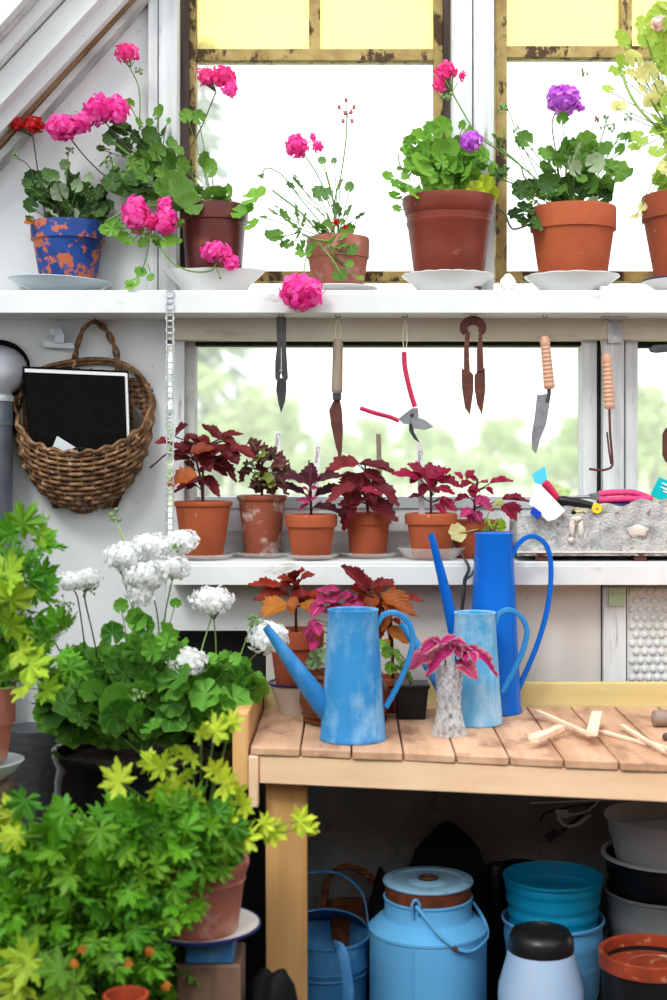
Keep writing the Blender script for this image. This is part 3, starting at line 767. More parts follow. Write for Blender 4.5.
# notebook
t = thing('notebook', W(80, 458, .0), 'large black notebook with white pages standing in the wicker basket', 'notebook')
def quad(pts, Y, th, mb=None, lean=0):
    mb = mb or MB(); q = [W(x, y, Y) + V(0, lean*(460-y)/100, 0) for x, y in pts]; return mb.hexa([p for p in q] + [p + V(0, th, 0) for p in q])
link('back_cover', quad([(22,366),(128.5,371),(132,462),(31,458)], -.002, .003), 'blackcloth', t, bevel=.0008)
link('pages', quad([(24.5,368.5),(127,373),(130,461),(33,457)], -.012, .0098), 'paper', t)
link('front_cover', quad([(24,372),(124.5,376),(127.5,462),(32.5,458)], -.0155, .0035), 'blackcloth', t, bevel=.0008)
solo('plastic_bag', quad([(52,448),(57,436),(78,449),(72,461)], -.03, .004), 'whiteplastic', 'grey and white packet in front of the black notebook', 'packet', bevel=.001)
mb = MB().tube([W(73+9*math.cos(a)+7, 452+4*math.sin(a), -.034) for a in [k*PI/8 for k in range(17)]], .0022, 6)
solo('cable_coil', mb, 'black', 'small coil of black cable at the basket rim', 'cable')
solo('plastic_bag', quad([(132,405),(141,410),(144,428),(133,436)], .012, .012), 'plasticfilm', 'clear plastic bag tucked behind the notebook in the basket', 'bag', bevel=.003)
# bulldog clip
t = thing('bulldog_clip', W(60, 350, .03), 'grey metal bulldog clip hanging on the white panel above the basket', 'clip')
mb = MB(); mb.prism([(43,341),(74,343),(75,349),(43,347)], .03, .012, .001)
link('jaw', mb, 'galv', t)
link('grip', MB().prism([(50,328),(62,328),(65,336),(64,343),(54,343),(55,336),(49,333)], .026, .008, .001), 'galv', t)
link('ring', MB().tube([W(58+4.5*math.cos(a), 325+5*math.sin(a), .03) for a in [k*PI/8 for k in range(17)]], .0012, 6), 'galv', t)
solo('nail', MB().tube([W(58,320,.05), W(58,321,.02), W(58,317,.017)], .0011, 6), 'rust', 'small nail holding the bulldog clip', 'nail')

# ============================================================ GERANIUMS ON THE UPPER SHELF
def sc(org, s): return lambda x, y: (org[0]+x/s, org[1]+y/s)
# 1 blue pot
pl = plate(60, -.0, UP_T, 52, .030, 'chinablue', 'pale blue china plate under the blue painted pot', foot=.45, tilt=Matrix.Rotation(math.radians(2.5), 3, 'Y'))
P = geo_pot('potted_geranium', 68, 0, 223, 74, 53, UP_T, 'red geranium in a terracotta pot with flaking blue paint, leftmost on the upper shelf', 'bluepaintpot', rim_h=.27, off=.012, group='geraniums on the upper shelf')
o1, s1 = (0,100), 5.558; rt = P.rt
P.discs([(180,430,50),(190,500,55),(170,590,50),(165,660,30),(230,440,50),(250,570,50),(400,420,48),(430,560,55),(520,560,60),(560,640,50),(480,640,50),(540,520,45),(600,590,42),(220,520,50),(380,600,50),(330,570,50),(470,600,55),(150,470,40)], o1, s1, 0, .05, 'gerd', rt)
P.discs([(300,420,40),(360,360,38,.2),(330,510,62,.7),(500,450,50,.6),(300,640,52,.8),(420,650,52,.8),(230,450,45),(430,480,40,.3),(260,420,45)], o1, s1, -.04, .03, 'gersil', rt)
P.disc(186/s1*1.0, 100+680/s1, 10, -.05, 'col_or', tpl=COL, tone=1, petiole=rt)
P.fill([(72,205,34,24,45)], 0, .05, (6,10), 'gerd', root=rt, stem='stemd')
P.flower(17,124,9,7,-.02,'redp',40,[(45,215,0),(38,172,-.01),(33,137,-.02)],'stemd')
P.flower(33,125,12,8,-.02,'redp',60)
P.stemline([(33,172,0),(26,163,-.01),(17,158,-.01)], .0012, 'stemd'); P.buds(15.5,156,3,-.01,8)
P.stemline([(67,190,0),(67,165,0),(69,152,0)], .001); P.buds(69.5,151,4,0,9)
P.finish()
# 2 dark pot in oval bowl
c = W(214, 400, -.005); c.z = UP_T; ro = U(51, -.005)
def bowlfn(r, z, a, i):
    k = 1 + (.05*math.cos(8*a) if i in (4,5) else 0); return r*k, z + (.006*abs(math.cos(a))**3 if i in (4,5,6) else 0)
solo('serving_bowl', MB().lathe([(.0001,0),(ro*.55,0),(ro*.60,.004),(ro*.72,.022),(ro*.96,.045),(ro*.97,.048),(ro*.84,.040),(ro*.62,.018),(.0001,.014)], c, 72, 1, .82, bowlfn), 'china', 'deep white oval china bowl under the glossy dark brown pot', 'bowl')
P = geo_pot('potted_geranium', 214, 0, 206, 69, 53, UP_T, 'sprawling pink geranium in a dark brown glossy pot standing in a white bowl', 'terrav', rim_h=.2, off=.016, group='geraniums on the upper shelf')
rt = P.rt; o2, s2 = (90,40), 4.446; o3, s3 = (100,160), 3.706
mid = W(175, 185, -.03)
P.stemline([(205,215,0),(185,200,-.02),(160,178,-.03),(130,155,-.03),(110,140,-.03)], .003, 'stem')
P.stemline([(205,215,0),(185,190,-.01),(168,165,-.02),(150,150,-.02)], .003, 'stem')
P.stemline([(200,212,0),(170,205,-.04),(130,210,-.05),(105,222,-.06)], .0025, 'stem')
P.discs([(310,325,40),(350,360,16),(175,285,28),(130,380,48),(215,370,28),(265,365,20)], o2, s2, -.03, .02, 'ger', W(150,150,-.02))
P.discs([(265,430,50),(330,420,38),(90,440,38),(150,480,50),(50,485,24),(240,480,45),(290,460,40),(110,410,35),(200,430,35),(160,400,32)], o2, s2, -.03, .03, 'gerd', W(160,170,-.02))
P.discs([(380,480,55),(340,530,55),(280,570,55),(330,600,50),(410,560,45),(240,600,50),(160,620,50),(300,500,45),(360,470,45)], o2, s2, -.03, .03, 'ger', rt)
P.discs([(430,340,36),(482,345,38),(500,530,42),(540,570,48),(380,650,72)], o2, s2, -.06, .02, 'ger', rt)
P.discs([(85,95,60),(45,85,40),(120,70,45),(130,110,40)], o3, s3, -.05, .02, 'gerd', mid)
P.discs([(300,130,80),(240,110,50),(420,120,55),(480,120,32),(340,165,48)], o3, s3, -.07, .01, 'ger', rt)
P.discs([(570,140,58),(515,195,36),(565,245,38),(540,180,34)], o3, s3, -.06, .015, 'gerv', rt)
P.discs([(45,255,35),(90,290,35),(130,250,40),(190,290,38),(250,300,35),(270,240,45),(20,260,26),(65,235,28),(110,310,26),(160,305,28),(215,305,26),(285,300,22)], o3, s3, -.08, .02, 'gerv', W(150,215,-.05))
P.discs([(150,415,26),(125,465,36),(190,435,18),(110,455,22)], o3, s3, -.085, .01, 'gerv', W(146,250,-.08))
P.stemline([(150,225,-.06),(148,250,-.08),(142,272,-.085)], .0014)
P.fill([(165,190,42,38,34),(205,205,28,14,16),(125,160,26,20,14)], -.02, .045, (6,11), 'ger', root=rt, petrate=.2)
fl = P.flower
fl(127,52,12,9,-.03,'hot',55,[(139,130,-.02),(140,105,-.02),(138,85,-.025),(130,68,-.03)]); P.buds(137,72,7,-.03,9)
fl(62,127,16,13,-.05,'pk',90,[(148,190,-.03),(112,180,-.04),(88,160,-.05),(70,138,-.05)],'stemd',sr=.0016)
fl(82,122,12,10,-.05,'pk',50)
fl(99,110,14,14,-.05,'pk',80,[(150,165,-.03),(125,145,-.04),(105,122,-.05)],'stemd'); fl(117,109,12,13,-.05,'pk',70)
fl(206,76,9,9,-.02,'hot',36,[(180,165,-.02),(200,130,-.02),(216,92,-.02)],'stemd'); fl(223,76,12,10,-.02,'hot',60); fl(230,88,9,9,-.02,'pk',36)
fl(136,213,13,17,-.10,'pk',90,[(165,195,-.06),(150,205,-.08),(140,210,-.09)]); fl(165,205,8,9,-.10,'pk',40); fl(166,221,11,14,-.10,'pk',80); fl(151,222,8,8,-.10,'hot',40)
fl(216,252,16,10,-.11,'pk',90,[(158,245,-.09),(172,262,-.105),(190,271,-.112),(210,271,-.115),(216,264,-.112)],'stem',sr=.0018); fl(231,262,8,9,-.11,'pk',50)
P.stemline([(216,268,-.112),(220,276,-.113)], .0008); P.buds(220,277,2,-.113,3,'budg',1.4,True)
P.buds(112,161,8,-.03,12,'budg',2.0); P.stemline([(112,161,-.03),(114,185,-.03)], .001, 'stemd')
fl(112,177,5,4,-.03,'redp',20); fl(104,181,5,3,-.03,'redp',14)
P.finish()
# 3 small pot
plate(338, .01, UP_T, 40, .016, 'china', 'small white plate under the small dusty pot')
P = geo_pot('potted_geranium', 338, .01, 238, 63, 50, UP_T, 'sparse pink geranium in the smallest dusty terracotta pot on the upper shelf', 'terrap', rim_h=.38, off=.009, group='geraniums on the upper shelf', rim_o=.004)
rt = P.rt; o4, s4 = (250,80), 4.446
P.discs([(200,590,50),(190,650,48),(150,610,40),(235,620,42),(95,700,40),(165,730,38),(240,770,48),(275,745,34),(230,740,34),(125,690,34)], o4, s4, -.07, .015, 'ger', W(300,232,-.05))
P.discs([(210,460,38),(180,470,26),(200,430,22),(320,360,22),(375,362,18),(310,508,46),(345,505,30),(400,468,34),(445,478,28),(385,580,38),(440,590,40),(490,605,30),(300,650,38),(345,630,36),(60,610,20),(100,590,32),(110,560,18)], o4, s4, 0, .03, 'gersil', rt, face=(0,-.45,.9))
P.discs([(400,870,38),(440,815,24),(490,880,20),(450,755,34),(400,740,38),(370,715,30),(410,700,28)], o4, s4, -.075, .01, 'ger', W(328,246,-.06))
P.fill([(336,232,20,10,14)], 0, .03, (5,8), 'ger', root=rt)
P.stemline([(325,240,0),(300,212,0),(272,190,0)], .002); P.stemline([(325,240,0),(335,225,0),(333,200,0),(326,172,0)], .002)
P.stemline([(338,242,-.05),(318,240,-.06),(302,234,-.06)], .0025); P.stemline([(318,242,-.06),(334,262,-.08),(341,276,-.08)], .002,'stem')
fl = P.flower
fl(297,146,12,11,-.01,'pk',70,[(330,207,0),(320,180,0),(308,160,-.01),(302,154,-.01)],'stem'); fl(313,137,4,5,-.01,'pk',20); fl(318,146,7,6,-.01,'pk',34)
P.stemline([(334,235,0),(335,200,0),(341,175,0),(346,140,0),(347,115,0)], .0016, 'stem')
for (a, b) in ((346,100),(339,107),(354,107),(345,113),(351,112),(343,121),(352,121)):
    P.T('stem').tube([W(347,115,0), W(a,b,0)], .0009, 4); P.T('budr').ball(W(a,b,0), U(1.9,0), U(1.9,0), U(2.6,0), 7, 5)
P.stemline([(320,222,0),(300,198,0),(282,175,0),(268,168,0),(262,172,0)], .0014, 'stem'); P.buds(261,174,3.5,0,9,'budg',1.5,True)
fl(336,222,4,4,-.06,'redp',18); fl(345,227,3,3,-.06,'redp',12); P.buds(330,231,2,-.06,3,'budr')
fl(302,293,21,16,-.135,'pk',150,[(316,243,-.06),(306,258,-.10),(303,282,-.13)],'stem')
P.finish()
# 4 big dark pot
plate(448, -.005, UP_T, 46, .040, 'china', 'white scalloped china plate under the large brown red pot in the middle', scallop=18)
P = geo_pot('potted_geranium', 449, 0, 198, 93, 66, UP_T, 'leafy fresh green geranium in a large brown-red grooved pot beside the central post', 'terrad', 'groove', off=.012, group='geraniums on the upper shelf')
rt = P.rt; o5, s5 = (370,50), 4.764
P.discs([(350,370,60),(290,390,55),(230,420,50),(190,440,42),(330,480,60),(260,480,50),(210,500,40),(240,560,78),(190,545,40),(320,640,64),(370,640,55),(200,680,48),(400,560,55),(470,590,55),(300,560,55),(360,540,50),(290,600,50)], o5, s5, -.05, .03, 'gerv', rt)
P.discs([(85,605,34),(130,640,38),(120,700,38),(130,755,28),(190,440,38),(440,360,28),(470,400,30),(520,500,38),(480,540,40),(160,660,30)], o5, s5, -.02, .04, 'gerv', rt)
P.discs([(545,650,72,.8),(500,670,55,.9),(580,680,40,.8)], o5, s5, -.04, .01, 'gerv', rt)
P.fill([(440,165,38,30,70),(470,172,22,20,18)], 0, .06, (7,12), 'gerv', root=rt, petrate=.3)
P.stemline([(410,180,0),(400,165,0),(398,153,0)], .0014)
P.finish()
# 5 bright terracotta
plate(572, -.005, UP_T, 47, .038, 'china', 'white fluted china plate under the bright terracotta pot with the violet flower', scallop=12)
P = geo_pot('potted_geranium', 573, 0, 208, 86, 64, UP_T, 'geranium with a big violet flower in a bright orange terracotta pot', 'terral', rim_h=.28, off=.012, group='geraniums on the upper shelf')
rt = P.rt; o6, s6 = (490,70), 4.169
P.discs([(130,500,48),(150,580,48),(110,600,40),(200,610,50),(240,470,52),(330,480,48),(400,480,60),(290,550,48),(180,480,36),(370,430,45),(480,490,42),(480,530,38),(45,430,36),(150,640,45),(200,640,38)], o6, s6, -.03, .035, 'gerd', rt)
P.discs([(530,430,58),(560,440,45),(545,335,32),(580,280,26),(550,280,26),(490,320,26),(230,350,40),(300,320,48),(400,300,52),(300,200,32),(145,290,42),(120,300,30),(430,480,46)], o6, s6, -.01, .04, 'ger', rt)
P.discs([(330,400,48,.8),(440,390,48,.6),(400,560,62,.8),(360,340,44,.5),(350,410,40,.6)], o6, s6, -.06, .015, 'gersil', rt)
P.fill([(575,172,38,28,60),(545,195,24,16,16)], 0, .06, (6,11), 'ger', root=rt, petrate=.4)
fl = P.flower
fl(563,99,17,13,-.01,'pur',130,[(560,200,0),(556,155,0),(552,125,-.01),(556,112,-.01)],'stemd'); fl(580,108,6,5,-.01,'pur',26)
fl(446,71,11,9,-.07,'hot',60,[(558,200,-.02),(520,165,-.05),(480,137,-.07),(462,110,-.07),(452,92,-.07)],'stem',sr=.0018); fl(439,84,7,9,-.07,'hot',34)
P.buds(446,93,7,-.075,16,'budg',2.0,True); fl(462,76,4,5,-.07,'hot',20); P.stemline([(452,92,-.07),(458,82,-.07)], .0008)
fl(471,141,11,10,-.08,'pur',60,[(500,172,-.06),(485,155,-.07),(476,147,-.075)])
P.discs([(480,375,22),(600,420,30),(640,400,22),(620,440,22)], o5, s5, -.07, .01, 'ger', W(500,155,-.06))
P.discs([(640,580,36),(610,600,26),(590,600,26)], o5, s5, -.07, .01, 'gerd', W(505,165,-.06))
P.stemline([(545,200,-.02),(525,178,-.03),(520,165,-.03),(500,148,-.05)], .002); P.stemline([(540,205,-.02),(515,185,-.04),(497,178,-.05)], .0018)
P.stemline([(548,195,0),(525,150,-.01),(508,110,-.01)], .0012); P.buds(503,109,5,-.01,14,'budg',2.0)
P.stemline([(590,195,0),(600,170,0),(618,138,0)], .0014); P.stemline([(580,195,0),(592,165,0),(605,128,0)], .0014)
P.buds(606,125,9,-.01,14,'budg',1.8); P.buds(598,120,4,-.01,5,'budr',1.6); P.buds(628,117,4,0,8); P.buds(527,143,8,-.01,10); P.buds(516,130,4,-.01,5)
P.stemline([(549,193,0),(528,170,0),(515,135,0)],.001)
P.stemline([(498,208,-.06),(505,214,-.06),(510,226,-.06),(516,229,-.06),(535,222,-.04)], .0022, 'stemd')
P.finish()
# 6 right edge
plate(690, -.005, UP_T, 47, .030, 'china', 'white saucer with a dark blue rim at the right end of the upper shelf', rim='navy')
P = geo_pot('potted_geranium', 690, 0, 196, 96, 66, UP_T, 'tall pale yellow-green geranium in the terracotta pot at the right edge of the upper shelf', 'terra', rim_h=.26, off=.012, group='geraniums on the upper shelf')
rt = P.rt; o7, s7 = (560,0), 3.333
P.discs([(205,135,40),(275,85,36),(290,130,36),(190,240,36),(160,300,26),(340,40,42),(265,460,36),(250,490,26),(320,400,26),(345,430,26),(320,510,32),(330,180,36),(350,350,36),(205,210,30)], o7, s7, -.01, .03, 'gery', W(672,130,0))
P.discs([(250,190,40,.7),(300,240,40,1),(270,250,30,.9),(330,300,36,.9),(275,300,22,1),(345,560,32,.9),(255,720,24,.8),(275,690,20,.8),(300,330,32,.9),(240,245,26,.8),(205,355,26,.7),(185,355,20,.9)], o7, s7, -.03, .02, 'gery', W(672,140,0))
P.fill([(672,45,26,36,24),(680,120,24,50,30),(690,180,30,20,20)], 0, .06, (9,13), 'gery', root=W(690,160,0), tone=(0,.5))
P.stemline([(690,200,0),(667,141,0),(640,110,0),(628,90,0),(622,72,0)], .0035, 'stemp'); P.stemline([(690,200,0),(664,110,0),(657,60,0),(655,25,0)], .003, 'stemp')
P.stemline([(624,73,0),(600,71,0),(586,71,0)], .001, 'stemp'); P.buds(585,72,4,0,6,'budg',1.8)
P.flower(660,24,10,8,-.02,'palep',40); P.finish()
# small white stone
mb = MB().ball(W(508,281,-.06), U(8,-.06), U(7,-.06), U(9,-.06), 14, 10, .3); z = min(v[2] for v in mb.v)
mb.v = [(x,y,q-z+UP_T) for x,y,q in mb.v]
solo('pebble', mb, 'cotton', 'small white rounded stone between two plates on the upper shelf', 'stone')
mb = pb(600,284,625,290,-.07,-.03); zz = min(v[2] for v in mb.v); mb.v = [(x,y,q-zz+UP_T) for x,y,q in mb.v]
solo('wood_scrap', mb, 'paint', 'small white painted block by the rim of the fluted plate', 'block', bevel=.002)

# ============================================================ HANGING TOOLS
TY = -.06
# dark shears
hook(281, 314, TY, 'small wire hook holding the dark garden shears')
t = thing('garden_shears', W(281, 412, TY), 'closed black steel garden shears hanging leftmost under the upper shelf', 'shears')
link('handle', MB().prism([(276,317),(281,316),(281,372),(279,384),(275,378),(275,362),(277,345)], TY-.004, .009, .0015), 'darksteel', t)
link('handle', MB().prism([(281.3,316),(286,317),(286,345),(287,362),(288,378),(284,385),(281.3,374)], TY-.004, .009, .0015), 'darksteel', t)
link('blade', MB().prism([(277,378),(286,378),(286.5,390),(285,402),(281,413),(278,402),(276,390)], TY-.001, .006, .001), 'darksteel', t)
link('pivot_screw', MB().ball(W(281,371,TY-.006), .004, .002, .004), 'steel', t)
# knife
def loop(px, y0, y1, wd, Y, mb=None):
    mb = mb or MB(); return mb.tube(spline([W(px-wd*.5,y1,Y), W(px-wd,(y0+y1)/2,Y), W(px,y0,Y), W(px+wd,(y0+y1)/2,Y), W(px+wd*.5,y1,Y)], 5), .0010, 5)
def turned(p, q, r0, r1, n=24, rings=0):
    m = 26; pts = [p.lerp(q, i/m) for i in range(m+1)]; rs = []
    for i in range(m+1):
        u = i/m; r = r0+(r1-r0)*u; r *= min(1, .55+u*8)*min(1, .7+(1-u)*6)
        if rings and .15 < u < .9 and i % 2: r *= .85
        rs.append(r)
    return MB().tube(pts, rs, n)
hook(338, 314, TY, 'small wire hook holding the pruning knife')
t = thing('pruning_knife', W(337, 462, TY), 'rusty-bladed knife with a worn grey wooden handle hanging by a string', 'knife')
link('handle', turned(W(338,339,TY), W(337,394,TY), U(5,TY), U(5.5,TY)), 'handlewood2', t)
link('ferrule', MB().tube([W(337,393,TY), W(337,400,TY)], U(4.4,TY), 16), 'darksteel', t)
link('blade', MB().prism([(334,400),(340,400),(342,410),(343,430),(342,450),(341,462),(336,448),(331,425),(329,410)], TY-.001, .003, .0008), 'rust', t)
link('string', loop(338, 319, 342, 3, TY-.001), 'stringm', t)
# open red pruners
hook(405, 314, TY, 'small wire hook holding the red handled pruners')
t = thing('pruning_shears', W(405, 442, TY), 'open pruning shears with thin red handles hanging by a string', 'pruners')
link('grip', MB().tube(spline([W(404,352,TY), W(405,368,TY), W(410,390,TY), W(415,407,TY)], 4), [U(2.6,TY)]*13, 8), 'redpen', t, label='red upright handle')
link('grip', MB().tube(spline([W(360,408,TY), W(375,413,TY), W(390,417,TY), W(399,421,TY)], 4), [U(2.2,TY)]*13, 8), 'redpen', t, label='red sideways handle')
mb = MB().prism([(398,419),(404,414),(412,408),(418,408),(419,416),(414,424),(404,424)], TY-.003, .006, .001)
link('joint_plate', mb, 'steel', t)
link('blade', MB().prism([(410,418),(417,417),(425,420),(434,427),(424,430),(413,428)], TY-.006, .0025, .0006), 'steel', t)
link('hook_blade', MB().prism([(409,422),(413,424),(414,432),(420,443),(414,439),(409,431)], TY+.001, .0025, .0005), 'darksteel', t)
link('pivot_screw', MB().ball(W(412,415,TY-.005), .0038, .002, .0038), 'darksteel', t)
link('string', loop(405, 319, 353, 2, TY-.001), 'stringm', t)
# sheep shears
hook(473, 314, TY, 'small wire hook holding the rusty sheep shears')
t = thing('sheep_shears', W(473, 415, TY), 'old brown rusty sheep shears with a sprung bow hanging in the middle', 'shears')
pts = [W(473+9.5*math.sin(a), 328-7.5*math.cos(a), TY) for a in [(-2.3+4.6*k/20) for k in range(21)]]
link('spring_bow', MB().tube(pts, [U(3.6+1.2*math.sin(PI*k/20),TY) for k in range(21)], 10, flat=.35, fup=(0,1,0)), 'rust', t)
link('arm', MB().prism([(466,330),(470,333),(469,350),(470,372),(464,371),(464,350)], TY-.004, .006, .001), 'rust', t)
link('arm', MB().prism([(479,333),(482,330),(483,350),(484,371),(477,372),(477,350)], TY-.004, .006, .001), 'rust', t)
link('blade', MB().prism([(461.5,369),(469,370),(473.5,375),(473.5,390),(470,415),(465,408),(462,388)], TY-.005, .003, .0008), 'rust', t)
link('blade', MB().prism([(474.5,375),(479,370),(485,368),(485.5,390),(482,415),(477,404),(474.5,388)], TY-.001, .003, .0008), 'rust', t)
# trowel
hook(545, 314, TY, 'small wire hook holding the narrow garden trowel')
t = thing('garden_trowel', W(543, 455, TY), 'narrow grey steel trowel with a ribbed light wooden handle', 'trowel')
link('handle', turned(W(544.5,336,TY), W(549.5,389,TY), U(5,TY), U(6,TY), rings=1), 'handlewood', t)
link('shaft', MB().tube([W(549,388,TY), W(549,394,TY), W(547,402,TY)], U(2,TY), 8), 'darksteel', t)
link('blade', MB().prism([(537,395),(545,394),(551,393),(549.5,405),(546,425),(540,440),(536,454),(532,449),(531.5,436),(535,414)], TY-.001, .003, .001), 'steel', t)
# weeder
hook(606, 316, -.03, 'small wire hook holding the hooked hand weeder')
wy = -.035
t = thing('hand_weeder', W(608, 471, wy), 'rusty hooked hand weeder with a ribbed wooden handle hanging before the right post', 'hand weeder')
link('handle', turned(W(606,353,wy), W(609.5,409,wy), U(5,wy), U(6,wy), rings=1), 'handlewood', t)
link('hooked_shaft', MB().tube(spline([W(609.5,408,wy), W(610,430,wy), W(612,455,wy), W(612,466,wy), W(606,469.5,wy), W(598,470,wy), W(589,469,wy)], 5), .0026, 8), 'rust', t)
link('tine', MB().tube([W(607,432,wy), W(609,450,wy), W(611,464,wy)], .002, 8), 'rust', t)
link('string', loop(607, 322, 358, 6, wy), 'stringm', t)
# right edge tool
hook(676, 314, TY, 'wire hook holding the rusty pliers at the right edge')
t = thing('rusty_pliers', W(672, 465, TY), 'old pliers with black jaws and a brown grip cut by the right edge', 'pliers')
link('jaw', MB().prism([(649,349),(654,345),(668,344),(690,342),(690,356),(668,352),(656,353),(651,352)], TY-.004, .008, .0015), 'darksteel', t)
link('grip', MB().prism([(663,434),(666,428),(672,428),(676,360),(684,360),(682,430),(682,455),(676,464),(666,462),(663,455)], TY-.003, .010, .002), 'rust', t)
link('string', loop(680, 318, 350, 3, TY), 'stringm', t)

# ============================================================ COLEUS POTS ON THE LOWER SHELF
def dish(cx, Y, rpx, label, h=.012):
    r = U(rpx, Y); c = W(cx, 400, Y); c.z = LO_T
    fn = lambda rr, zz, a, i: (rr*(1+.025*math.cos(24*a)) if i > 1 and i < 6 else rr, zz)
    return solo('glass_saucer', MB().lathe([(.0001,0),(r*.62,0),(r*.66,.001),(r*.9,h*.7),(r,h),(r*.97,h+.001),(r*.86,h*.8),(r*.6,.003),(.0001,.003)], c, 72, fn=fn), 'clear', label, 'saucer', 'glass saucers on the lower shelf', smooth=30)
def lpot(cx, Y, ytop, wt, wb, label, mat, style, rim_h=.2, off=.0045):
    return geo_pot('potted_coleus', cx, Y, ytop, wt, wb, LO_T, label, mat, style, rim_h, group='coleus pots on the lower shelf', off=off)
dish(205, -.03, 30, 'clear glass saucer under the leftmost coleus pot')
P = lpot(203, -.03, 501, 59, 40, 'bushy maroon coleus with one orange leaf in the leftmost pot on the lower shelf', 'terral', 'bead')
o8, s8 = (150,400), 5.558; rt = P.rt
P.arrows([(110,235,40,232,.7),(145,200,205,145,.8),(190,230,250,195),(390,220,295,140,.5),(400,210,495,185,.35),(395,220,475,260,.6),(440,270,570,320,.45),(430,300,480,360,.7),(240,250,330,290,.8),(220,300,130,240,.6),(240,330,378,325,.5),(200,290,140,330,.7),(230,330,135,345,.5),(370,340,465,455,.35),(340,350,420,420,.5),(300,430,375,530,.4),(280,450,150,520,.4),(330,420,350,490,.5),(240,380,190,350,.8),(280,400,340,370,.7),(250,470,210,500,.6),(330,230,270,210,.7),(380,250,350,310,.8),(420,230,480,270,.7),(180,250,240,300,.7),(300,340,330,400,.7),(420,250,430,320,.8),(270,250,200,200,.6),(300,300,370,260,.7),(360,330,420,380,.7),(220,250,170,290,.7)], o8, s8, -.04, 'col_red', rt, tpl=COL)
P.arrows([(255,425,105,455,.72,.9)], o8, s8, -.08, 'col_red', rt)
P.arrows([(230,290,345,270,.6,.35)], o8, s8, -.085, 'col_red', rt)
P.stemline([(200,485,-.03),(185,455,-.05),(170,452,-.06),(150,468,-.07)], .002, 'stemr')
P.fill([(205,465,28,24,0)], 0,.03,(1,2)); P.finish()
dish(262, .03, 29, 'clear glass saucer under the lime-marked pot, second from left')
P = lpot(262, .03, 495, 50, 35, 'ruffled dark maroon and green coleus in the lime-stained second pot', 'terralime', 'bead')
o9, s9 = (230,420), 5.558; rt = P.rt
P.arrows([(150,180,125,105,.9),(150,170,195,150,.8),(110,270,55,340,.7),(120,290,60,280,.7),(130,250,80,240,.7),(180,300,150,250,.9),(200,220,250,155,.9),(220,200,320,225,.6),(230,260,300,245,.9),(240,290,380,300,.45),(240,290,270,230,.9),(190,330,150,400,.8),(200,330,240,400,.8),(180,280,210,300,.9),(240,330,320,410,.5),(170,340,110,370,.8),(150,200,100,200,.8),(160,240,200,200,.8,.2),(210,270,170,320,.9),(260,300,300,350,.8)], o9, s9, 0, 'col_green', rt, .8, COLR)
P.arrows([(150,220,190,180,.6,.9),(180,320,230,340,.7,.9),(130,330,160,290,.6,.9),(200,360,240,370,.6,.8),(120,250,140,210,.5,.9)], o9, s9, -.03, 'col_green', rt, .8, COLR)
P.finish()
dish(311, -.035, 27, 'clear glass saucer under the third coleus pot')
P = lpot(311, -.035, 514, 53, 38, 'small nearly black coleus with spreading leaves in the third pot', 'terral', 'rim', .28)
rt = P.rt
P.arrows([(445,360,450,245,.75),(420,350,298,318,.42),(490,345,622,325,.45),(410,415,268,372,.38),(480,425,640,402,.34),(470,490,625,510,.34)], o9, s9, -.05, 'col_dark', rt, spread=.02)
P.arrows([(440,462,375,438,.5),(445,455,485,435,.5),(440,470,385,510,.3),(430,385,400,380,.6),(450,385,490,375,.6),(440,450,430,410,.5)], o9, s9, -.06, 'col_pink', rt, spread=.015)
P.T('stemr').tube([rt, W(309,460,-.05)], .002, 6)
P.finish()
dish(369, .02, 30, 'clear glass saucer under the fourth coleus pot')
P = lpot(368, .02, 512, 48, 36, 'broad-leaved plum red coleus drooping over the fourth pot', 'terral', 'rim', .26)
oa, sa = (320,430), 5.558; rt = P.rt
P.arrows([(215,195,50,240,.55),(225,195,430,250,.36),(200,250,155,375,.75),(250,240,215,365,.75),(290,290,425,415,.4),(200,320,55,415,.36),(240,240,350,290,.6),(260,330,365,330,.5),(200,400,122,540,.55),(260,410,412,515,.55),(230,395,115,420,.5),(300,280,360,300,.7),(250,370,340,390,.6),(240,380,180,440,.6),(180,240,130,300,.7),(270,350,300,420,.6)], oa, sa, -.03, 'col_plum', rt, spread=.035)
P.arrows([(230,340,330,350,.4)], oa, sa, -.07, 'col_crim', rt)
P.finish()
dish(431, -.025, 34, 'fluted clear glass saucer under the fifth coleus pot', .026)
P = lpot(431, -.025, 513, 53, 37, 'crimson coleus in the fifth pot, standing in a fluted glass saucer', 'terral', 'rim', .24)
ob, sb = (390,440), 4.169; rt = P.rt
P.arrows([(150,160,85,105,.7),(160,165,168,100,.8),(120,165,20,145,.5),(150,160,250,128,.5),(190,175,292,183,.6),(150,185,130,230,.7),(130,235,80,240,.6),(200,205,268,220,.5),(180,200,160,150,.8),(210,250,268,295,.5),(190,270,230,312,.5),(130,150,90,182,.8),(170,180,220,150,.7),(160,200,200,220,.7),(210,240,240,265,.6),(150,150,120,130,.8)], ob, sb, -.04, 'col_crim', rt, spread=.03)
P.finish()
P = lpot(474, .025, 520, 50, 36, 'loose dark pink coleus in the rightmost pot behind the tall blue can', 'terra', 'rim', .24, .0)
rt = P.rt
P.arrows([(300,165,268,138,.7),(320,160,352,130,.7),(340,180,300,200,.7),(370,180,402,178,.6),(420,182,508,180,.3),(330,240,278,245,.6),(470,250,572,265,.28),(480,270,525,335,.8),(400,200,430,222,.6),(330,200,370,210,.7),(350,200,345,240,.7),(360,170,330,150,.7)], ob, sb, .0, 'col_crim', rt, spread=.03)
P.arrows([(350,250,428,285,.72),(340,290,300,320,.7),(350,300,375,340,.7),(330,300,340,340,.7),(380,240,360,270,.7)], ob, sb, -.03, 'col_pink', rt, spread=.02)
P.discs([(282,388,44,.9),(450,260,28,.5)], ob, sb, -.085, .004, 'gery', W(484,526,-.02), stem='stemp')
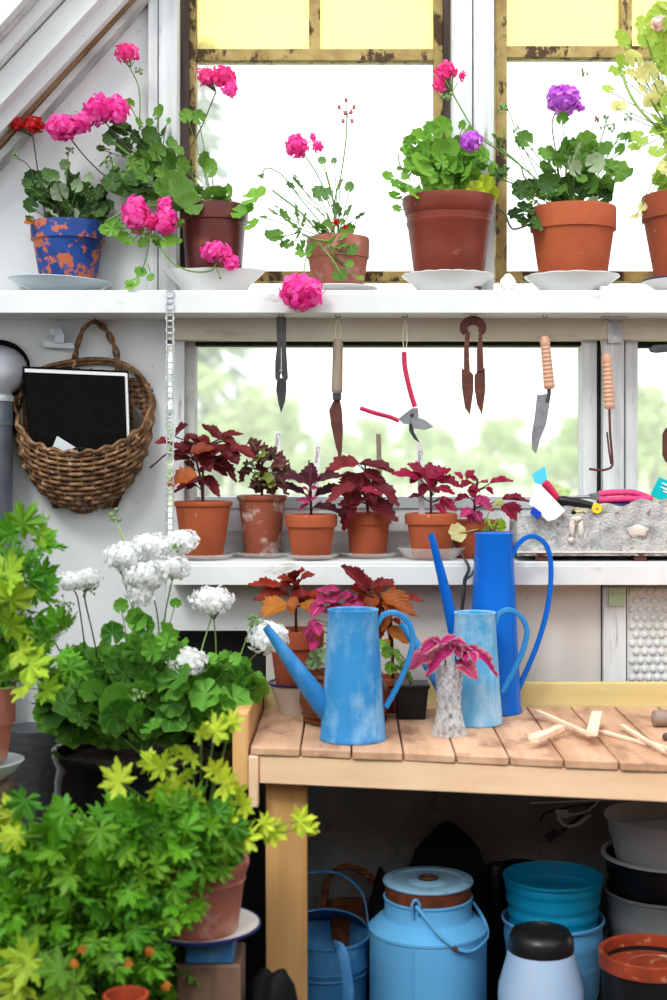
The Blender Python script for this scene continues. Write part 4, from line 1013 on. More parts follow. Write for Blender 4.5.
P.discs([(410,345,26,.5),(440,350,26,.2),(470,350,28,.4),(430,370,26),(460,375,28,.5),(400,370,22)], ob, sb, -.05, .01, 'gerv', W(492,535,-.02), stem='stemp')
P.finish()
# plant labels
def stick(px, y0, y1, w_, Y, label, txt, lean=0, mat='splint'):
    t = thing('plant_label', W(px+lean, y1, Y), label, 'plant label', 'wooden plant labels in the coleus pots')
    a, b = W(px, y0, Y), W(px+lean, y1, Y)
    link('stick', MB().bar(a, b, U(w_,Y), .0018), mat, t, bevel=.0004)
    if txt:
        cu = bpy.data.curves.new('handwriting', 'FONT'); cu.body = txt; cu.size = .0125; cu.extrude = .0001; cu.align_x = 'CENTER'; cu.align_y='CENTER'
        tmp = bpy.data.objects.new('handwriting', cu); me_ = bpy.data.meshes.new_from_object(tmp); bpy.data.objects.remove(tmp)
        o = bpy.data.objects.new('handwriting', me_); col.objects.link(o); o.parent = t
        m = a.lerp(b, .22); o.location = m - ORI[t.name] + V(0,-.0012,0)
        o.rotation_euler = (PI/2, PI/2+.12, 0); me_.materials.clear(); me_.materials.append(M['stemr'])
stick(278, 431, 480, 6, .05, 'short label stick with handwriting in the lime-stained pot', 'Coleus', -3, 'paper')
stick(318, 441, 505, 6, .0, 'pale label stick with handwriting behind the nearly black coleus', 'Coleus', -3, 'paper')
stick(378.5, 434, 515, 5, .03, 'brown wooden stake in the plum red coleus pot', '', 2, 'handlewood2')
stick(419, 443, 516, 6, .0, 'pale label stick behind the crimson coleus', 'Coleus', 3, 'paper')

# ============================================================ ZINC TRAY WITH TOOLS
ty = -.075
t = thing('zinc_planter', W(610, 552, ty), 'lime-crusted grey embossed metal trough on brown feet at the right of the lower shelf', 'trough')
zb = LO_T + .012
mb = MB(); n_ = 60; x0, x1 = W(517,500,ty).x, W(760,500,ty).x
top = lambda u: W(0, 512 - 24*min(1,u*2.2)*.45 + 2.0*math.sin(u*47) + (2.5*math.sin(u*19)), ty).z
vs = []; rows = 10
for j in range(rows+1):
    for i in range(n_*2+1):
        u = i/(n_*2); x = x0+(x1-x0)*u; z = zb + (top(u)-zb)*j/rows
        rel = .004*noise.noise(V(x*42, 0, z*42)) + .003*noise.noise(V(x*110, 3, z*110)) + (.006 if j in (0,) else 0)
        vs.append((x, ty-rel - .006*j/rows, z))
fs = [(j*(2*n_+1)+i, j*(2*n_+1)+i+1, (j+1)*(2*n_+1)+i+1, (j+1)*(2*n_+1)+i) for j in range(rows) for i in range(2*n_)]
mb.add(vs, fs); mb.box((x0,ty+.002,zb),(x1,.06,zb+.006)); mb.box((x0,ty+.003,zb),(x0+.004,.06,zb+.068)); mb.box((x0,.056,zb),(x1,.062,zb+.074)); mb.box((x0,ty+.001,zb),(x1,ty+.004,zb+.060))
link('trough_body', mb, 'relief', t, 60)
mb = MB()
for (px, py, rx, ry) in ((572,527,3,10),(581,529,3,9),(576,519,6,3),(638,531,10,6),(571,540,3,3)):
    c = W(px, py, ty-.006); mb.ball(c, U(rx,ty), .005, U(ry,ty), 12, 8, .4)
mb.bar(W(517,552,ty-.006), W(760,552,ty-.006), .004, .006)
link('embossed_ornament', mb, 'relief2', t, 60)
for px in (542, 641, 740):
    c = W(px, 555, ty+.0); mb = MB().box((c.x-.014,ty-.002,LO_T),(c.x+.012,ty+.03,zb)); mb.ball(c+V(.0,-.003,.002),.012,.004,.006)
    link('foot', mb, 'rust', t, bevel=.002)
# contents
iz = -.045
def item(name, mb, mat, label, cat, **k): return solo(name, mb, mat, label, cat, **k)
t = thing('seed_packet', W(547, 500, iz), 'white and lilac paper packet leaning in the left end of the metal trough', 'seed packet')
link('paper_bag', MB().prism([(535,483),(541,485),(566,511),(556,520),(548,522),(529,505)], -.098, .008, .002), 'paper', t)
link('blue_end', quad([(533,506),(542,513),(538,520),(530,513)], -.1015, .003), 'blueplastic', t, bevel=.001, label='blue plastic end of the packet')
solo('seed_packet', quad([(532,474),(545,466),(549,490),(538,496)], iz+.004, .002), 'skyblue', 'small sky blue seed packet sticking up from the trough', 'seed packet')
solo('seed_packet', quad([(550,481),(572,490),(566,500),(548,496)], iz+.006, .002), 'green_card', 'green printed seed packet lying behind the red grip', 'seed packet')
solo('pruner_grip', MB().tube(spline([W(544,482,iz-.012),W(549,488,iz-.012),W(556,498,iz-.010),W(562,506,iz-.006)],4), [U(3,iz)]+[U(4.4,iz)]*11+[U(3.5,iz)], 12), 'redpen', 'short red curved grip lying at the left end of the trough', 'tool handle')
t = thing('pruners', W(585, 500, iz), 'black handled pruners with a yellow round joint lying in the metal trough', 'pruners')
link('handle', MB().tube([W(558,499,iz-.03),W(562,500.5,iz-.03),W(578,503,iz-.03),W(592,506,iz-.03)], [U(3,iz),U(5,iz),U(4.6,iz),U(4,iz)], 14), 'black', t)
link('handle', MB().tube([W(567,511,iz-.025),W(572,512,iz-.025),W(595,513,iz-.025)], [U(3.5,iz),U(5,iz),U(4,iz)], 14), 'black', t)
link('joint', MB().tube([W(597,508.5,iz-.042),W(597,508.5,iz-.030)], U(5.2,iz), 24), 'yellowplastic', t, bevel=.001, label='round yellow joint')
link('joint_screw', MB().ball(W(597,508.5,iz-.0425), .0024,.0015,.0024), 'steel', t)
link('yellow_mark', MB().tube(spline([W(574,510,iz-.0375),W(578,512,iz-.0375),W(583,511,iz-.0375),(W(586,512.5,iz-.0375))],4), .0014, 6), 'yellowplastic', t)
t = thing('pliers', W(620, 500, iz), 'pink handled pliers lying across the metal trough', 'pliers')
for dy in (0, 1):
    link('grip', MB().tube(spline([W(599,494+dy*6,iz-.006+dy*-.012), W(615,492.5+dy*7,iz-.006-dy*.012), W(635,493+dy*6,iz-.006-dy*.012), W(652,499,iz-.006-dy*.012)],4), [U(3.2,iz)]*13, 12), 'pinkgrip', t)
link('jaw', MB().prism([(589,494),(600,492),(603,496),(600,501),(590,499)], iz-.010, .008, .001), 'steel', t)
link('jaw', MB().tube([W(590,497,iz-.006), W(567,497,iz-.004)], [.004,.0025], 8), 'steel', t)
solo('torch', MB().tube([W(603,511,iz-.01),W(608,508,iz-.01),W(630,506,iz-.01)], [U(5,iz),U(7,iz),U(5,iz)], 14), 'navy', 'dark blue cylinder lying under the pink pliers', 'torch')
t = thing('seed_packet', W(660, 500, iz), 'teal and green seed packet standing at the right end of the trough', 'seed packet')
link('card_top', quad([(659,477),(684,487),(676,506),(650,496)], iz, .003), 'teal', t, bevel=.0005)
link('card_picture', quad([(650,496),(676,506),(674,520),(646,512)], iz-.0005, .003), 'green_card', t, bevel=.0005)
mb = MB()
for x0_, y0_, x1_, y1_ in ((662,483,673,487.5),(661,487,668,490),(663,491,672,494.5)):
    mb.bar(W(x0_,y0_,iz-.0012), W(x1_,y1_,iz-.0012), .003, .0006)
link('white_print', mb, 'paper', t)

# ============================================================ WORKBENCH
def bf(px):  # front Y of bench at a pixel column
    return -.43 + (px-250)/(660-250)*(-.165)
t = thing('workbench', W(450, 900, -.3).xy.to_3d(), 'rough pine workbench with plank top and raised back board', 'workbench')
XL = W(250, 746, -.503).x; pitch = .0905
def frontY(x): return -.503 - (x-XL)*.20
mb = MB(); x = XL; k = 0; top = BT
while x < 1.25:
    xa, xb = x+.0014, x+pitch-.0016; ya, yb = frontY(xa)-.004+uni(-.003,.003), frontY(xb)-.004
    q = [V(xa,ya,top-.015),V(xb,yb,top-.015),V(xb,-.105,top-.015),V(xa,-.105,top-.015)]
    mb.hexa(q + [v + V(0,0,.015+uni(-.0008,.0008)) for v in q])
    for g in (.3,.62): mb.box((xa+pitch*g-.003, ya-.0012, top-.015),(xa+pitch*g+.003, ya+.002, top-.018)) if False else None
    x += pitch; k += 1
link('tabletop', mb, 'plank', t, 35, .0022)
# front rail follows the slanted front
def slab(x0, x1, z0, z1, th, off, mat, name):
    q = [V(x0,frontY(x0)-off,z0), V(x1,frontY(x1)-off,z0), V(x1,frontY(x1)-off+th,z0), V(x0,frontY(x0)-off+th,z0)]
    return link(name, MB().hexa(q + [v+V(0,0,z1-z0) for v in q]), mat, t, 35, .002)
slab(XL+.016, 1.25, top-.066, top-.0155, .028, .0, 'pinex', 'front_rail')
q = W(262,800,-.475)
link('leg', MB().box((q.x+.006, -.47, 0),(q.x+.081, -.415, top-.0155)), 'pine', t, 35, .003)
link('leg', MB().box((1.0, -.60, 0),(1.08, -.55, top-.0155)), 'pine', t, 35, .003)
link('leg', MB().box((q.x+.02, -.165, 0),(q.x+.07, -.115, top-.0155)), 'oldwood', t, 35, .003)
mb = MB(); mb.box((XL-.002,-.515,top-.108),(XL+.0155,-.48,top-.016)); link('corner_block', mb, 'pinex', t, 35, .003)
mb = MB().hexa([V(XL-.030,-.50,top-.06),V(XL-.003,-.50,top-.06),V(XL-.002,-.10,top-.06),V(XL-.030,-.10,top-.06),V(XL-.030,-.50,top+.060),V(XL-.003,-.50,top+.060),V(XL-.002,-.10,top+.044),V(XL-.030,-.10,top+.044)])
link('side_board', mb, 'pine', t, 35, .002)
link('side_board_end', MB().box((XL-.031,-.507,top-.075),(XL-.003,-.5005,top+.058)), 'pine', t, 35, .001)
link('back_board', MB().box((XL-.0,-.102,top-.004),(1.25,-.082,top+.049)), 'pineg', t, 35, .002)

# ============================================================ WATERING CANS
def can(cx, Y, ytop, wt, wb, spout, handle, mats, label, ribbon=.009):
    c = W(cx, 400, Y); c.z = BT+.001; h = W(cx, ytop, Y).z - c.z; rt_, rb_ = U(wt/2,Y), U(wb/2,Y)
    t = thing('watering_can', c, label, 'watering can', 'tall blue watering cans on the bench')
    g = lambda z: rb_ + (rt_-rb_)*z/h
    pr = [(.0001,.004),(rb_*.96,.004),(rb_*.98,0),(rb_+.0015,0),(rb_+.002,.003),(rb_+.0005,.006),(g(h*.3),h*.3),(g(h*.6),h*.6),(g(h*.97),h*.97),(rt_+.0018,h-.003),(rt_+.002,h),(rt_-.001,h+.0005),(rt_-.003,h-.002),(g(h*.5)-.003,h*.5),(rb_-.004,.008),(.0001,.008)]
    link('body', MB().lathe(pr, c, 56), mats[0], t, 40)
    link('seam', MB().tube([c+V(g(z)*math.cos(-.75)+.0002, g(z)*math.sin(-.75)-.0002, z) for z in (.01,h*.5,h*.96)], .0009, 6), mats[0], t)
    pts = [W(x,y,yy) for x,y,yy,_ in spout]; rs = [U(q[3],q[2]) for q in spout]
    m = 14; sp = []; sr = []
    for i in range(m+1):
        u = i/m*(len(pts)-1); a = min(int(u), len(pts)-2); f = u-a
        sp.append(pts[a].lerp(pts[a+1], f)); sr.append(rs[a]+(rs[a+1]-rs[a])*f)
    mb = MB().tube(sp, sr, 20, cap=False)
    mb.tube(list(reversed(sp)), [q-.0008 for q in reversed(sr)], 20, cap=False)
    link('spout', mb, mats[1], t, 60)
    link('handle', ribband([W(*q) for q in handle], ribbon, .0048), mats[2], t, 50)
    return t, c, h
def ribband(pts, w_, th):
    sp = spline(pts, 8); mb = MB(); n = len(sp); vs = []
    for i, p in enumerate(sp):
        d = (sp[min(i+1,n-1)]-sp[max(i-1,0)]).normalized(); b = V(0,1,0); nn = d.cross(b).normalized()
        for (s_, u_) in ((-1,-.7),(-.7,-1),(.7,-1),(1,-.7),(1,.7),(.7,1),(-.7,1),(-1,.7)): vs.append(p + b*w_*s_ + nn*th*u_)
    fs = [(i*8+k, i*8+(k+1)%8, (i+1)*8+(k+1)%8, (i+1)*8+k) for i in range(n-1) for k in range(8)] + [tuple(reversed(range(8))), tuple((n-1)*8+k for k in range(8))]
    return mb.add(vs, fs)
can(353, -.44, 609, 49, 65, [(332,718,-.44,9),(322,704,-.445,11),(300,674,-.455,9),(266,627,-.47,4)], [(377,625,-.44),(384,615,-.44),(396,613,-.44),(408,622,-.44),(413,638,-.44),(408,662,-.44),(398,685,-.44),(386,707,-.44)], ('can1','can1d','can1d'), 'faded light blue watering can at the front of the bench, spout to the left', .0075)
can(475, -.285, 612, 40, 54, [(459,712,-.285,8),(446,692,-.29,8.5),(424,657,-.295,6),(402,623,-.30,3.6)], [(494,626,-.285),(499,614,-.285),(510,610,-.285),(522,618,-.285),(527,632,-.285),(523,650,-.285),(514,670,-.285),(502,692,-.285)], ('can2','can1d','can1d'), 'pale blue watering can in the middle, standing before the tallest can', .0065)
can(494, -.165, 533, 37, 54, [(478,700,-.175,8),(466,672,-.19,8),(455,635,-.21,6.5),(444,585,-.225,5),(431,534,-.24,3.3)], [(512,556,-.165),(519,543,-.165),(532,536,-.165),(546,545,-.165),(551,568,-.165),(548,605,-.165),(537,645,-.165),(518,690,-.165)], ('can3','can3','can3'), 'tallest watering can, deep glossy blue, at the back of the bench', .0065)
# dark fork leaning behind
t = thing('garden_fork', W(464, 700, -.14), 'dark forked stick handle leaning behind the tall blue can', 'tool handle')
link('shaft', MB().tube([W(455,690,-.14), W(461,620,-.135), W(465,578,-.13)], .004, 8), 'darksteel', t)
link('prong', MB().tube(spline([W(465,578,-.13), W(469,568,-.13), W(464,558,-.12), W(461,552,-.115)],3), .003, 8), 'darksteel', t)
link('prong', MB().tube(spline([W(465,580,-.13), W(472,574,-.13), W(476,566,-.12), W(473,555,-.115)],3), .003, 8), 'darksteel', t)

# crystal vase
vy = -.40
c = W(449, 400, vy); c.z = BT+.001; vh = W(449,664,vy).z - c.z
t = thing('crystal_vase', c, 'small cut crystal vase holding coleus cuttings on the bench', 'vase')
rr = lambda u: U(11.6 + 6.4*max(0,1-u/.42)**1.7 + 3.2*max(0,(u-.5)/.5)**1.3, vy)
def facet(r, z, a, i):
    if 1 < i < 22: r = r + .0016*(abs(((a*12/(2*PI) + i*.5) % 1)-.5)*2 + abs(((a*12/(2*PI) - i*.5) % 1)-.5)*2 - 1)
    return r, z
pr = [(.0001,0)] + [(rr(i/21), vh*i/21) for i in range(22)] + [(rr(1)-.002,vh+.001)] + [(rr(u)-.005, vh*u) for u in (.9,.7,.5,.3,.15)] + [(.0001, vh*.12)]
link('vase_body', MB().lathe(pr, c, 96, fn=facet), 'crystal', t, 12)
P = Plant('coleus_cutting', c+V(0,0,.02), 'bunch of magenta coleus cuttings with pale-edged leaves in the crystal vase', 'cut plant')
rt = c + V(0,0,.03); oc, sc_ = (400,620), 6.064
P.arrows([(215,130,140,190,.6),(205,205,48,300,.55,.5),(340,160,168,303,.45),(250,140,330,105,.5),(300,140,395,155,.5),(400,170,595,315,.28),(380,190,400,255,.6),(345,250,455,352,.6,.4),(430,200,455,262,.5),(250,150,200,110,.6),(350,170,440,190,.5),(280,130,290,100,.6),(320,150,360,230,.6)], oc, sc_, vy-.01, 'col_vase', None, spread=.03)
for x_, y_ in ((440,662),(448,660),(455,658),(461,663)):
    P.T('stemr').tube(bez(rt + rv(.004), W(x_,690,vy), W(x_+uni(-4,4), y_-12, vy-.01), 6), .0016, 6)
P.finish()

# ============================================================ POTS BEHIND THE FRONT CAN
cy = -.172
c = W(299, 400, cy); c.z = BT
t = thing('enamel_pail', c, 'small white enamel cup with a dark rim under the orange coleus pot', 'cup')
r1, r2, hh = U(30,cy), U(19,cy), W(0,683,cy).z-BT
link('bowl_body', MB().lathe([(.0001,0),(r2,0),(r2+.001,.002),(r1-.002,hh-.003),(r1,hh),(r1-.003,hh),(r2-.002,.004),(.0001,.004)], c, 40), 'enamel', t, 40)
link('rim_band', MB().lathe([(r1-.003,hh-.001),(r1+.002,hh-.001),(r1+.002,hh+.003),(r1-.003,hh+.003),(r1-.003,hh-.001)], c, 40), 'navy', t, 40, label='dark violet blue rim')
P = geo_pot('potted_coleus', 296, cy, 629, 56, 34, BT, 'rust orange coleus in a terracotta pot set in the white enamel cup', 'terra', 'rim', .22, off=.008, group='coleus pots on the bench')
od, sd = (250,560), 3.706; rt = P.rt
P.arrows([(165,75,160,32,.6),(190,70,238,60,.6),(150,100,95,98,.5),(165,110,185,75,.7),(155,130,205,112,.6),(110,108,0,104,.32),(125,130,25,158,.5),(150,130,200,125,.7),(160,140,205,165,.7),(180,100,128,80,.6),(230,150,190,140,.7),(200,140,250,130,.6),(170,60,200,45,.7),(140,130,90,120,.7),(210,130,260,160,.5),(160,90,120,60,.6)], od, sd, cy-.01, 'col_or', rt)
P.arrows([(130,160,52,212,.75,1),(200,160,245,205,.7,1),(170,140,150,190,.6,.6)], od, sd, cy-.05, 'col_or', rt)
P.finish()
jy = -.262
c = W(345, 400, jy); c.z = BT; r1 = U(46, jy); hh = W(0,672,jy).z - BT
P = Plant('potted_coleus', c, 'pink and green coleus in the squat brown glazed jar behind the front watering can', 'potted plant', 'coleus pots on the bench')
link('glazed_jar', MB().lathe([(.0001,0),(r1*.88,0),(r1*.92,.004),(r1*.90,.012),(r1*.95,.016),(r1*.93,.022),(r1*.98,.028),(r1,.04),(r1*.97,hh*.65),(r1*.85,hh*.82),(r1*.78,hh*.86),(r1*.84,hh*.95),(r1*.82,hh),(r1*.74,hh),(r1*.70,hh*.8),(.0001,hh*.78)], c, 48), 'jug', P.root, 40)
rt = c + V(0,0,hh*.8)
P.arrows([(290,130,248,108,.7),(300,150,238,172,.6),(330,150,372,138,.7),(300,170,325,128,.8),(350,160,398,172,.7),(240,255,213,302,.6),(235,240,255,282,.6),(245,300,230,328,.6),(270,190,305,182,.8),(260,170,235,200,.7),(370,160,400,140,.6),(280,150,320,160,.8),(340,170,310,190,.8),(270,120,320,105,.5),(250,225,215,255,.6),(220,250,200,280,.5),(380,170,420,180,.6)], od, sd, jy, 'col_pink', rt, stem='stem')
P.discs([(245,365,42,.2),(225,385,26,.3),(270,350,30,.2)], od, sd, jy-.05, .01, 'gersil', rt)
P.finish()
P = geo_pot('potted_coleus', 393, -.148, 676, 40, 32, BT, 'tall orange and maroon coleus partly hidden behind the front can handle', 'terra', 'rim', .22, group='coleus pots on the bench')
rt = P.rt
P.arrows([(420,110,343,32,.42),(440,112,425,60,.6),(440,112,518,78,.35),(535,135,522,82,.4),(430,130,375,108,.6),(430,130,400,182,.6),(450,140,470,205,.7),(560,150,635,160,.4),(470,220,480,290,.6),(530,220,560,240,.6),(470,130,500,100,.6),(460,120,430,90,.7),(490,210,440,250,.6),(480,170,520,150,.7),(450,170,420,150,.7)], od, sd, -.19, 'col_or', rt)
P.arrows([(490,130,590,205,.5,.5),(540,180,612,215,.5,.4),(500,150,545,205,.7,.6),(510,260,578,312,.6,.9),(490,300,505,335,.6,.9),(470,130,440,190,.7,.3),(520,140,575,150,.6,.4),(520,200,490,260,.6,.5)], od, sd, -.22, 'col_or', rt)
P.arrows([(425,112,345,34,.40),(440,110,520,78,.3)], od, sd, -.23, 'col_plum', rt)
P.finish()
by = -.225
c = W(411, 400, by); c.z = BT; hw = U(17, by); hh = W(0,683,by).z-BT
P = Plant('potted_cutting', c, 'square black plastic pot of pale green cuttings behind the can handle', 'potted plant', 'coleus pots on the bench')
q = [V(c.x-hw*.8,c.y-hw*.8,BT),V(c.x+hw*.8,c.y-hw*.8,BT),V(c.x+hw*.8,c.y+hw*.8,BT),V(c.x-hw*.8,c.y+hw*.8,BT)]
mb = MB().hexa(q + [V(c.x+(v.x-c.x)*1.25, c.y+(v.y-c.y)*1.25, BT+hh) for v in q]); mb.box((c.x-hw*1.06,c.y-hw*1.06,BT+hh-.006),(c.x+hw*1.06,c.y+hw*1.06,BT+hh+.001))
link('pot', mb, 'black', P.root, 35, .002)
rt = c + V(0,0,hh)
P.discs([(510,340,30),(540,360,34),(570,390,28,.4),(520,400,28),(560,350,24),(590,430,22,.3),(500,320,24),(545,400,26),(480,310,20)], od, sd, by-.03, .02, 'gerv', rt)
P.finish()

# wood splints on bench
def splint(a, b, w_, th, label, dz=0, tip=1.0):
    p = bench(*a); q = bench(*b); d = (q-p); n = V(-d.y, d.x, 0).normalized()
    vs = [p-n*w_/2, p+n*w_/2, q+n*w_/2*tip, q-n*w_/2*tip]
    base = [v + V(0,0,dz+.0006) for v in vs]
    solo('wood_splint', MB().hexa(base + [v + V(0,0,th) for v in base]), 'splint', label, 'wood splint', 'split wood pieces on the bench', bevel=.0008)
def bench(px, py): # point of the bench top seen at this pixel
    d = .51*S/(py-CY); return V((px-CX)*d/S, d-3, BT)
splint((537,719), (592,744), .011, .006, 'longest pale pointed splint crossing the others on the bench', .012, .9)
splint((531,741), (560,733), .014, .011, 'short pale splint, upper of the crossed pair nearest the pale blue can', .0)
splint((534,750), (561,737), .016, .010, 'short blunt splint lying lowest in the crossed pair', .012)
splint((592,748), (597,727), .020, .010, 'wide flat offcut standing out across the long splint', .02)
splint((600,733), (652,747), .016, .005, 'broad split piece with ragged edges to the right of the wide offcut', .0, .5)
splint((622,731), (664,757), .011, .006, 'thin dark-edged sliver pointing to the right edge of the bench', .006, .4)
splint((640,741), (672,752), .013, .005, 'broken sliver nearest the grey stone roller', .0, .6)
c = bench(672, 727); mb = MB().tube([c+V(-.038,0,.0165), c+V(-.034,0,.0165), c+V(.06,.01,.0165)], [.009,.0155,.0165], 20)
solo('stone_roller', mb, 'stone', 'rounded grey brown stone roller lying at the right edge of the bench', 'roller')
solo('wooden_knob', MB().ball(bench(667,741)+V(0,0,.0075), .009, .009, .0075), 'darkwood', 'small dark knob below the stone roller on the bench', 'knob')

# ============================================================ UNDER THE BENCH
# milk can
my = -.33; c = W(428, 400, my); c.z = 0
t = thing('milk_can', c, 'sky blue painted milk can with a rust-banded lid and wire handle', 'milk can')
r = U(58.5, my); zs = W(0, 927, my).z; zn = W(0, 898, my).z; zl = W(0, 879, my).z; rn = U(43.5, my)
link('body', MB().lathe([(.0001,0),(r*.98,0),(r,.004),(r,zs-.004),(r*1.015,zs-.002),(r*1.015,zs+.003),(r*.98,zs+.006),(rn*1.18,zs+.018),(rn*1.03,zs+.024),(rn,zs+.03),(rn,zn),(rn*1.03,zn+.002),(rn*1.03,zn+.005),(rn*.95,zn+.006),(.0001,zn+.006)], c, 64), 'milk', t, 35)
link('rust_band', MB().lathe([(rn*.97,zn+.004),(rn*.985,zn+.006),(rn*.985,zl-.005),(rn*.97,zl-.006)], c, 56), 'rustpatch', t, 35, label='rusty band below the lid')
link('lid', MB().lathe([(rn*.9,zl-.0062),(rn*1.02,zl-.0062),(rn*1.04,zl-.003),(rn*1.03,zl),(rn*.82,zl+.001),(rn*.78,zl-.003),(rn*.45,zl-.004),(rn*.40,zl-.001),(.0001,zl)], c, 64), 'milklid', t, 35)
link('lid_knob', MB().tube([c+V(math.cos(a)*.016, math.sin(a)*.012-.002, zl+.004) for a in [k*PI/10 for k in range(21)]], .003, 8), 'rust', t)
f = W(0,0,my); cyl = my - r*.75
link('side_seam', MB().tube([V(W(411,0,my).x, my-math.sqrt(max(0,r*r-(W(411,0,my).x-c.x)**2))-.001, z_) for z_ in (.01,.2,zs-.006)], .0018, 6), 'milk', t)
link('handle_lug', MB().tube(spline([W(413,917,my-rn), W(412,905,my-rn-.006), W(416,900,my-rn-.008), W(420,906,my-rn-.006), W(418,914,my-rn-.002)],4), .0028, 8), 'milk', t)
link('wire_handle', MB().tube(spline([W(416,906,my-rn-.006), W(428,921,my-rn-.02), W(444,940,my-rn-.028), W(462,951,my-rn-.02), W(476,949,my-rn), W(487,937,my-.03), W(485,922,my), W(475,905,my+.01), W(472,902,my+.01)],6), .0032, 8), 'milk', t)
link('handle_stud', MB().ball(W(455,949,my-rn-.03), .0055, .004, .0055), 'rustpatch', t)
# blue bucket-like can
wy = -.27; c = W(326, 400, wy); c.z = 0; r = U(43, wy); zr = W(0, 935, wy).z
t = thing('watering_can', c, 'round blue watering can with half cover and tall arched handle under the bench', 'watering can')
g = lambda z: r*(.94+.06*z/zr)
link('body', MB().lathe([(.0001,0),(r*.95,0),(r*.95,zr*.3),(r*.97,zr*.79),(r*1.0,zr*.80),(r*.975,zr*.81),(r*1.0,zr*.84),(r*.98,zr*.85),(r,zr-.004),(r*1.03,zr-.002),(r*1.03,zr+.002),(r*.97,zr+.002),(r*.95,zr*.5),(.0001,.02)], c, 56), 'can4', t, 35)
mb = MB(); vs=[]; N=20
for j in range(6):
    for i in range(N+1):
        a = PI*i/N; q = j/5; vs.append((c.x+r*math.cos(a)*(1-.0*q), c.y+.01 + r*math.sin(a)*(1-q)*.95 , zr+.002+.045*math.sin(q*PI/2)*math.sin(a)))
mb.add(vs, [(j*(N+1)+i, j*(N+1)+i+1, (j+1)*(N+1)+i+1, (j+1)*(N+1)+i) for j in range(5) for i in range(N)])
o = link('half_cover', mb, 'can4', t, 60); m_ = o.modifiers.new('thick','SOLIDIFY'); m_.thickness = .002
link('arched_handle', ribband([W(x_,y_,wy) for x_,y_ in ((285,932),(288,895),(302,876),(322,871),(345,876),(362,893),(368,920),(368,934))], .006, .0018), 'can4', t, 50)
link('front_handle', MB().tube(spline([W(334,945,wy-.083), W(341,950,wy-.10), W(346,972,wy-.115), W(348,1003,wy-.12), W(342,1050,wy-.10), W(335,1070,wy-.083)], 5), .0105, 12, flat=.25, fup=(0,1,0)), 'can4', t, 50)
# basket with rope handle behind
ky = -.10; c = W(345, 400, ky); c.z = 0; r = U(34, ky)*1.3
t = thing('storage_basket', W(340,950,-.10).xy.to_3d(), 'dark basket with a twisted brown rope handle deep under the bench', 'basket')
c = V(W(352,0,-.12).x, -.145, 0)
link('basket_body', MB().lathe([(.0001,0),(.055,0),(.065,.2),(.07,.33),(.073,.34),(.068,.34),(.06,.2),(.0001,.05)], c, 32, .95, .85), 'wickerd', t, 40)
mb = MB(); hp = spline([W(x_,y_,-.12) for x_,y_ in ((322,925),(326,885),(338,868),(355,868),(372,880),(382,905),(383,930))], 8)
for s_ in (0, 2.09, 4.18): mb.tube([p + V(math.cos(i*.7+s_)*.0045, math.sin(i*.7+s_)*.0045, math.cos(i*.7+s_)*.003) for i, p in enumerate(hp)], .004, 6)
link('rope_handle', mb, 'wickerd', t, 180)
# cloth bottle behind: pale glass jug
mb = MB().lathe([(.0001,0),(.035,0),(.036,.25),(.032,.35),(.018,.39),(.014,.43),(.015,.435),(.0001,.435)], V(W(298,0,-.1).x,-.10,0), 28)
solo('jug', mb, 'greyplastic', 'dim grey jug standing against the wall behind the bench leg', 'jug')
# sacks
def lump(name, c, rx, ry, rz, mat, label, cat, jit=.35):
    mb = MB().ball((0,0,0), 1, 1, 1, 28, 18)
    vs = []
    for x_,y_,z_ in mb.v:
        q = 1 + jit*noise.noise(V(x_*1.7+c[0]*5,y_*1.7,z_*1.7+c[1]*5)) + .05*noise.noise(V(x_*5,y_*5+c[0],z_*5))
        zz = max(0, c[2]+z_*rz*q); vs.append((c[0]+x_*rx*q, min(c[1]+y_*ry*q, -.025) if ry > .05 and c[1] > -.3 else c[1]+y_*ry*q, zz))
    z0_ = min(v[2] for v in vs); vs = [(a,b,d-z0_) for a,b,d in vs]
    mb.v = vs; return solo(name, mb, mat, label, cat, smooth=180)
lump('sack', (W(447,0,-.15).x,-.135,.24), .10,.06,.27, 'sack', 'large black sack slumped against the wall behind the milk can', 'sack', .1)
lump('sack', (W(382,0,-.13).x,-.20,.2), .035,.04,.24, 'sack', 'smaller dark bundle beside the rope handled basket', 'sack', .2)
lump('plastic_heap', (W(272,0,-.72).x,-.66,.17), .07,.07,.22, 'cloth', 'crumpled black plastic sheet in front of the bench leg', 'plastic sheet', .25)
c = V(W(497,0,-.13).x,-.12,0)
solo('bottle', MB().lathe([(.0001,0),(.019,0),(.019,.32),(.02,.34),(.02,.415),(.017,.42),(.0001,.42)], c, 24), 'black', 'slim black bottle standing between the sack and the blue tubs', 'bottle')
c = V(W(520,0,-.07).x,-.095,0)
solo('storage_pot', MB().lathe([(.0001,0),(.038,0),(.042,.39),(.045,.395),(.045,.41),(.041,.41),(.036,.36),(.0001,.35)], c, 36), 'sack', 'dark pot by the wall behind the turquoise tub', 'pot')
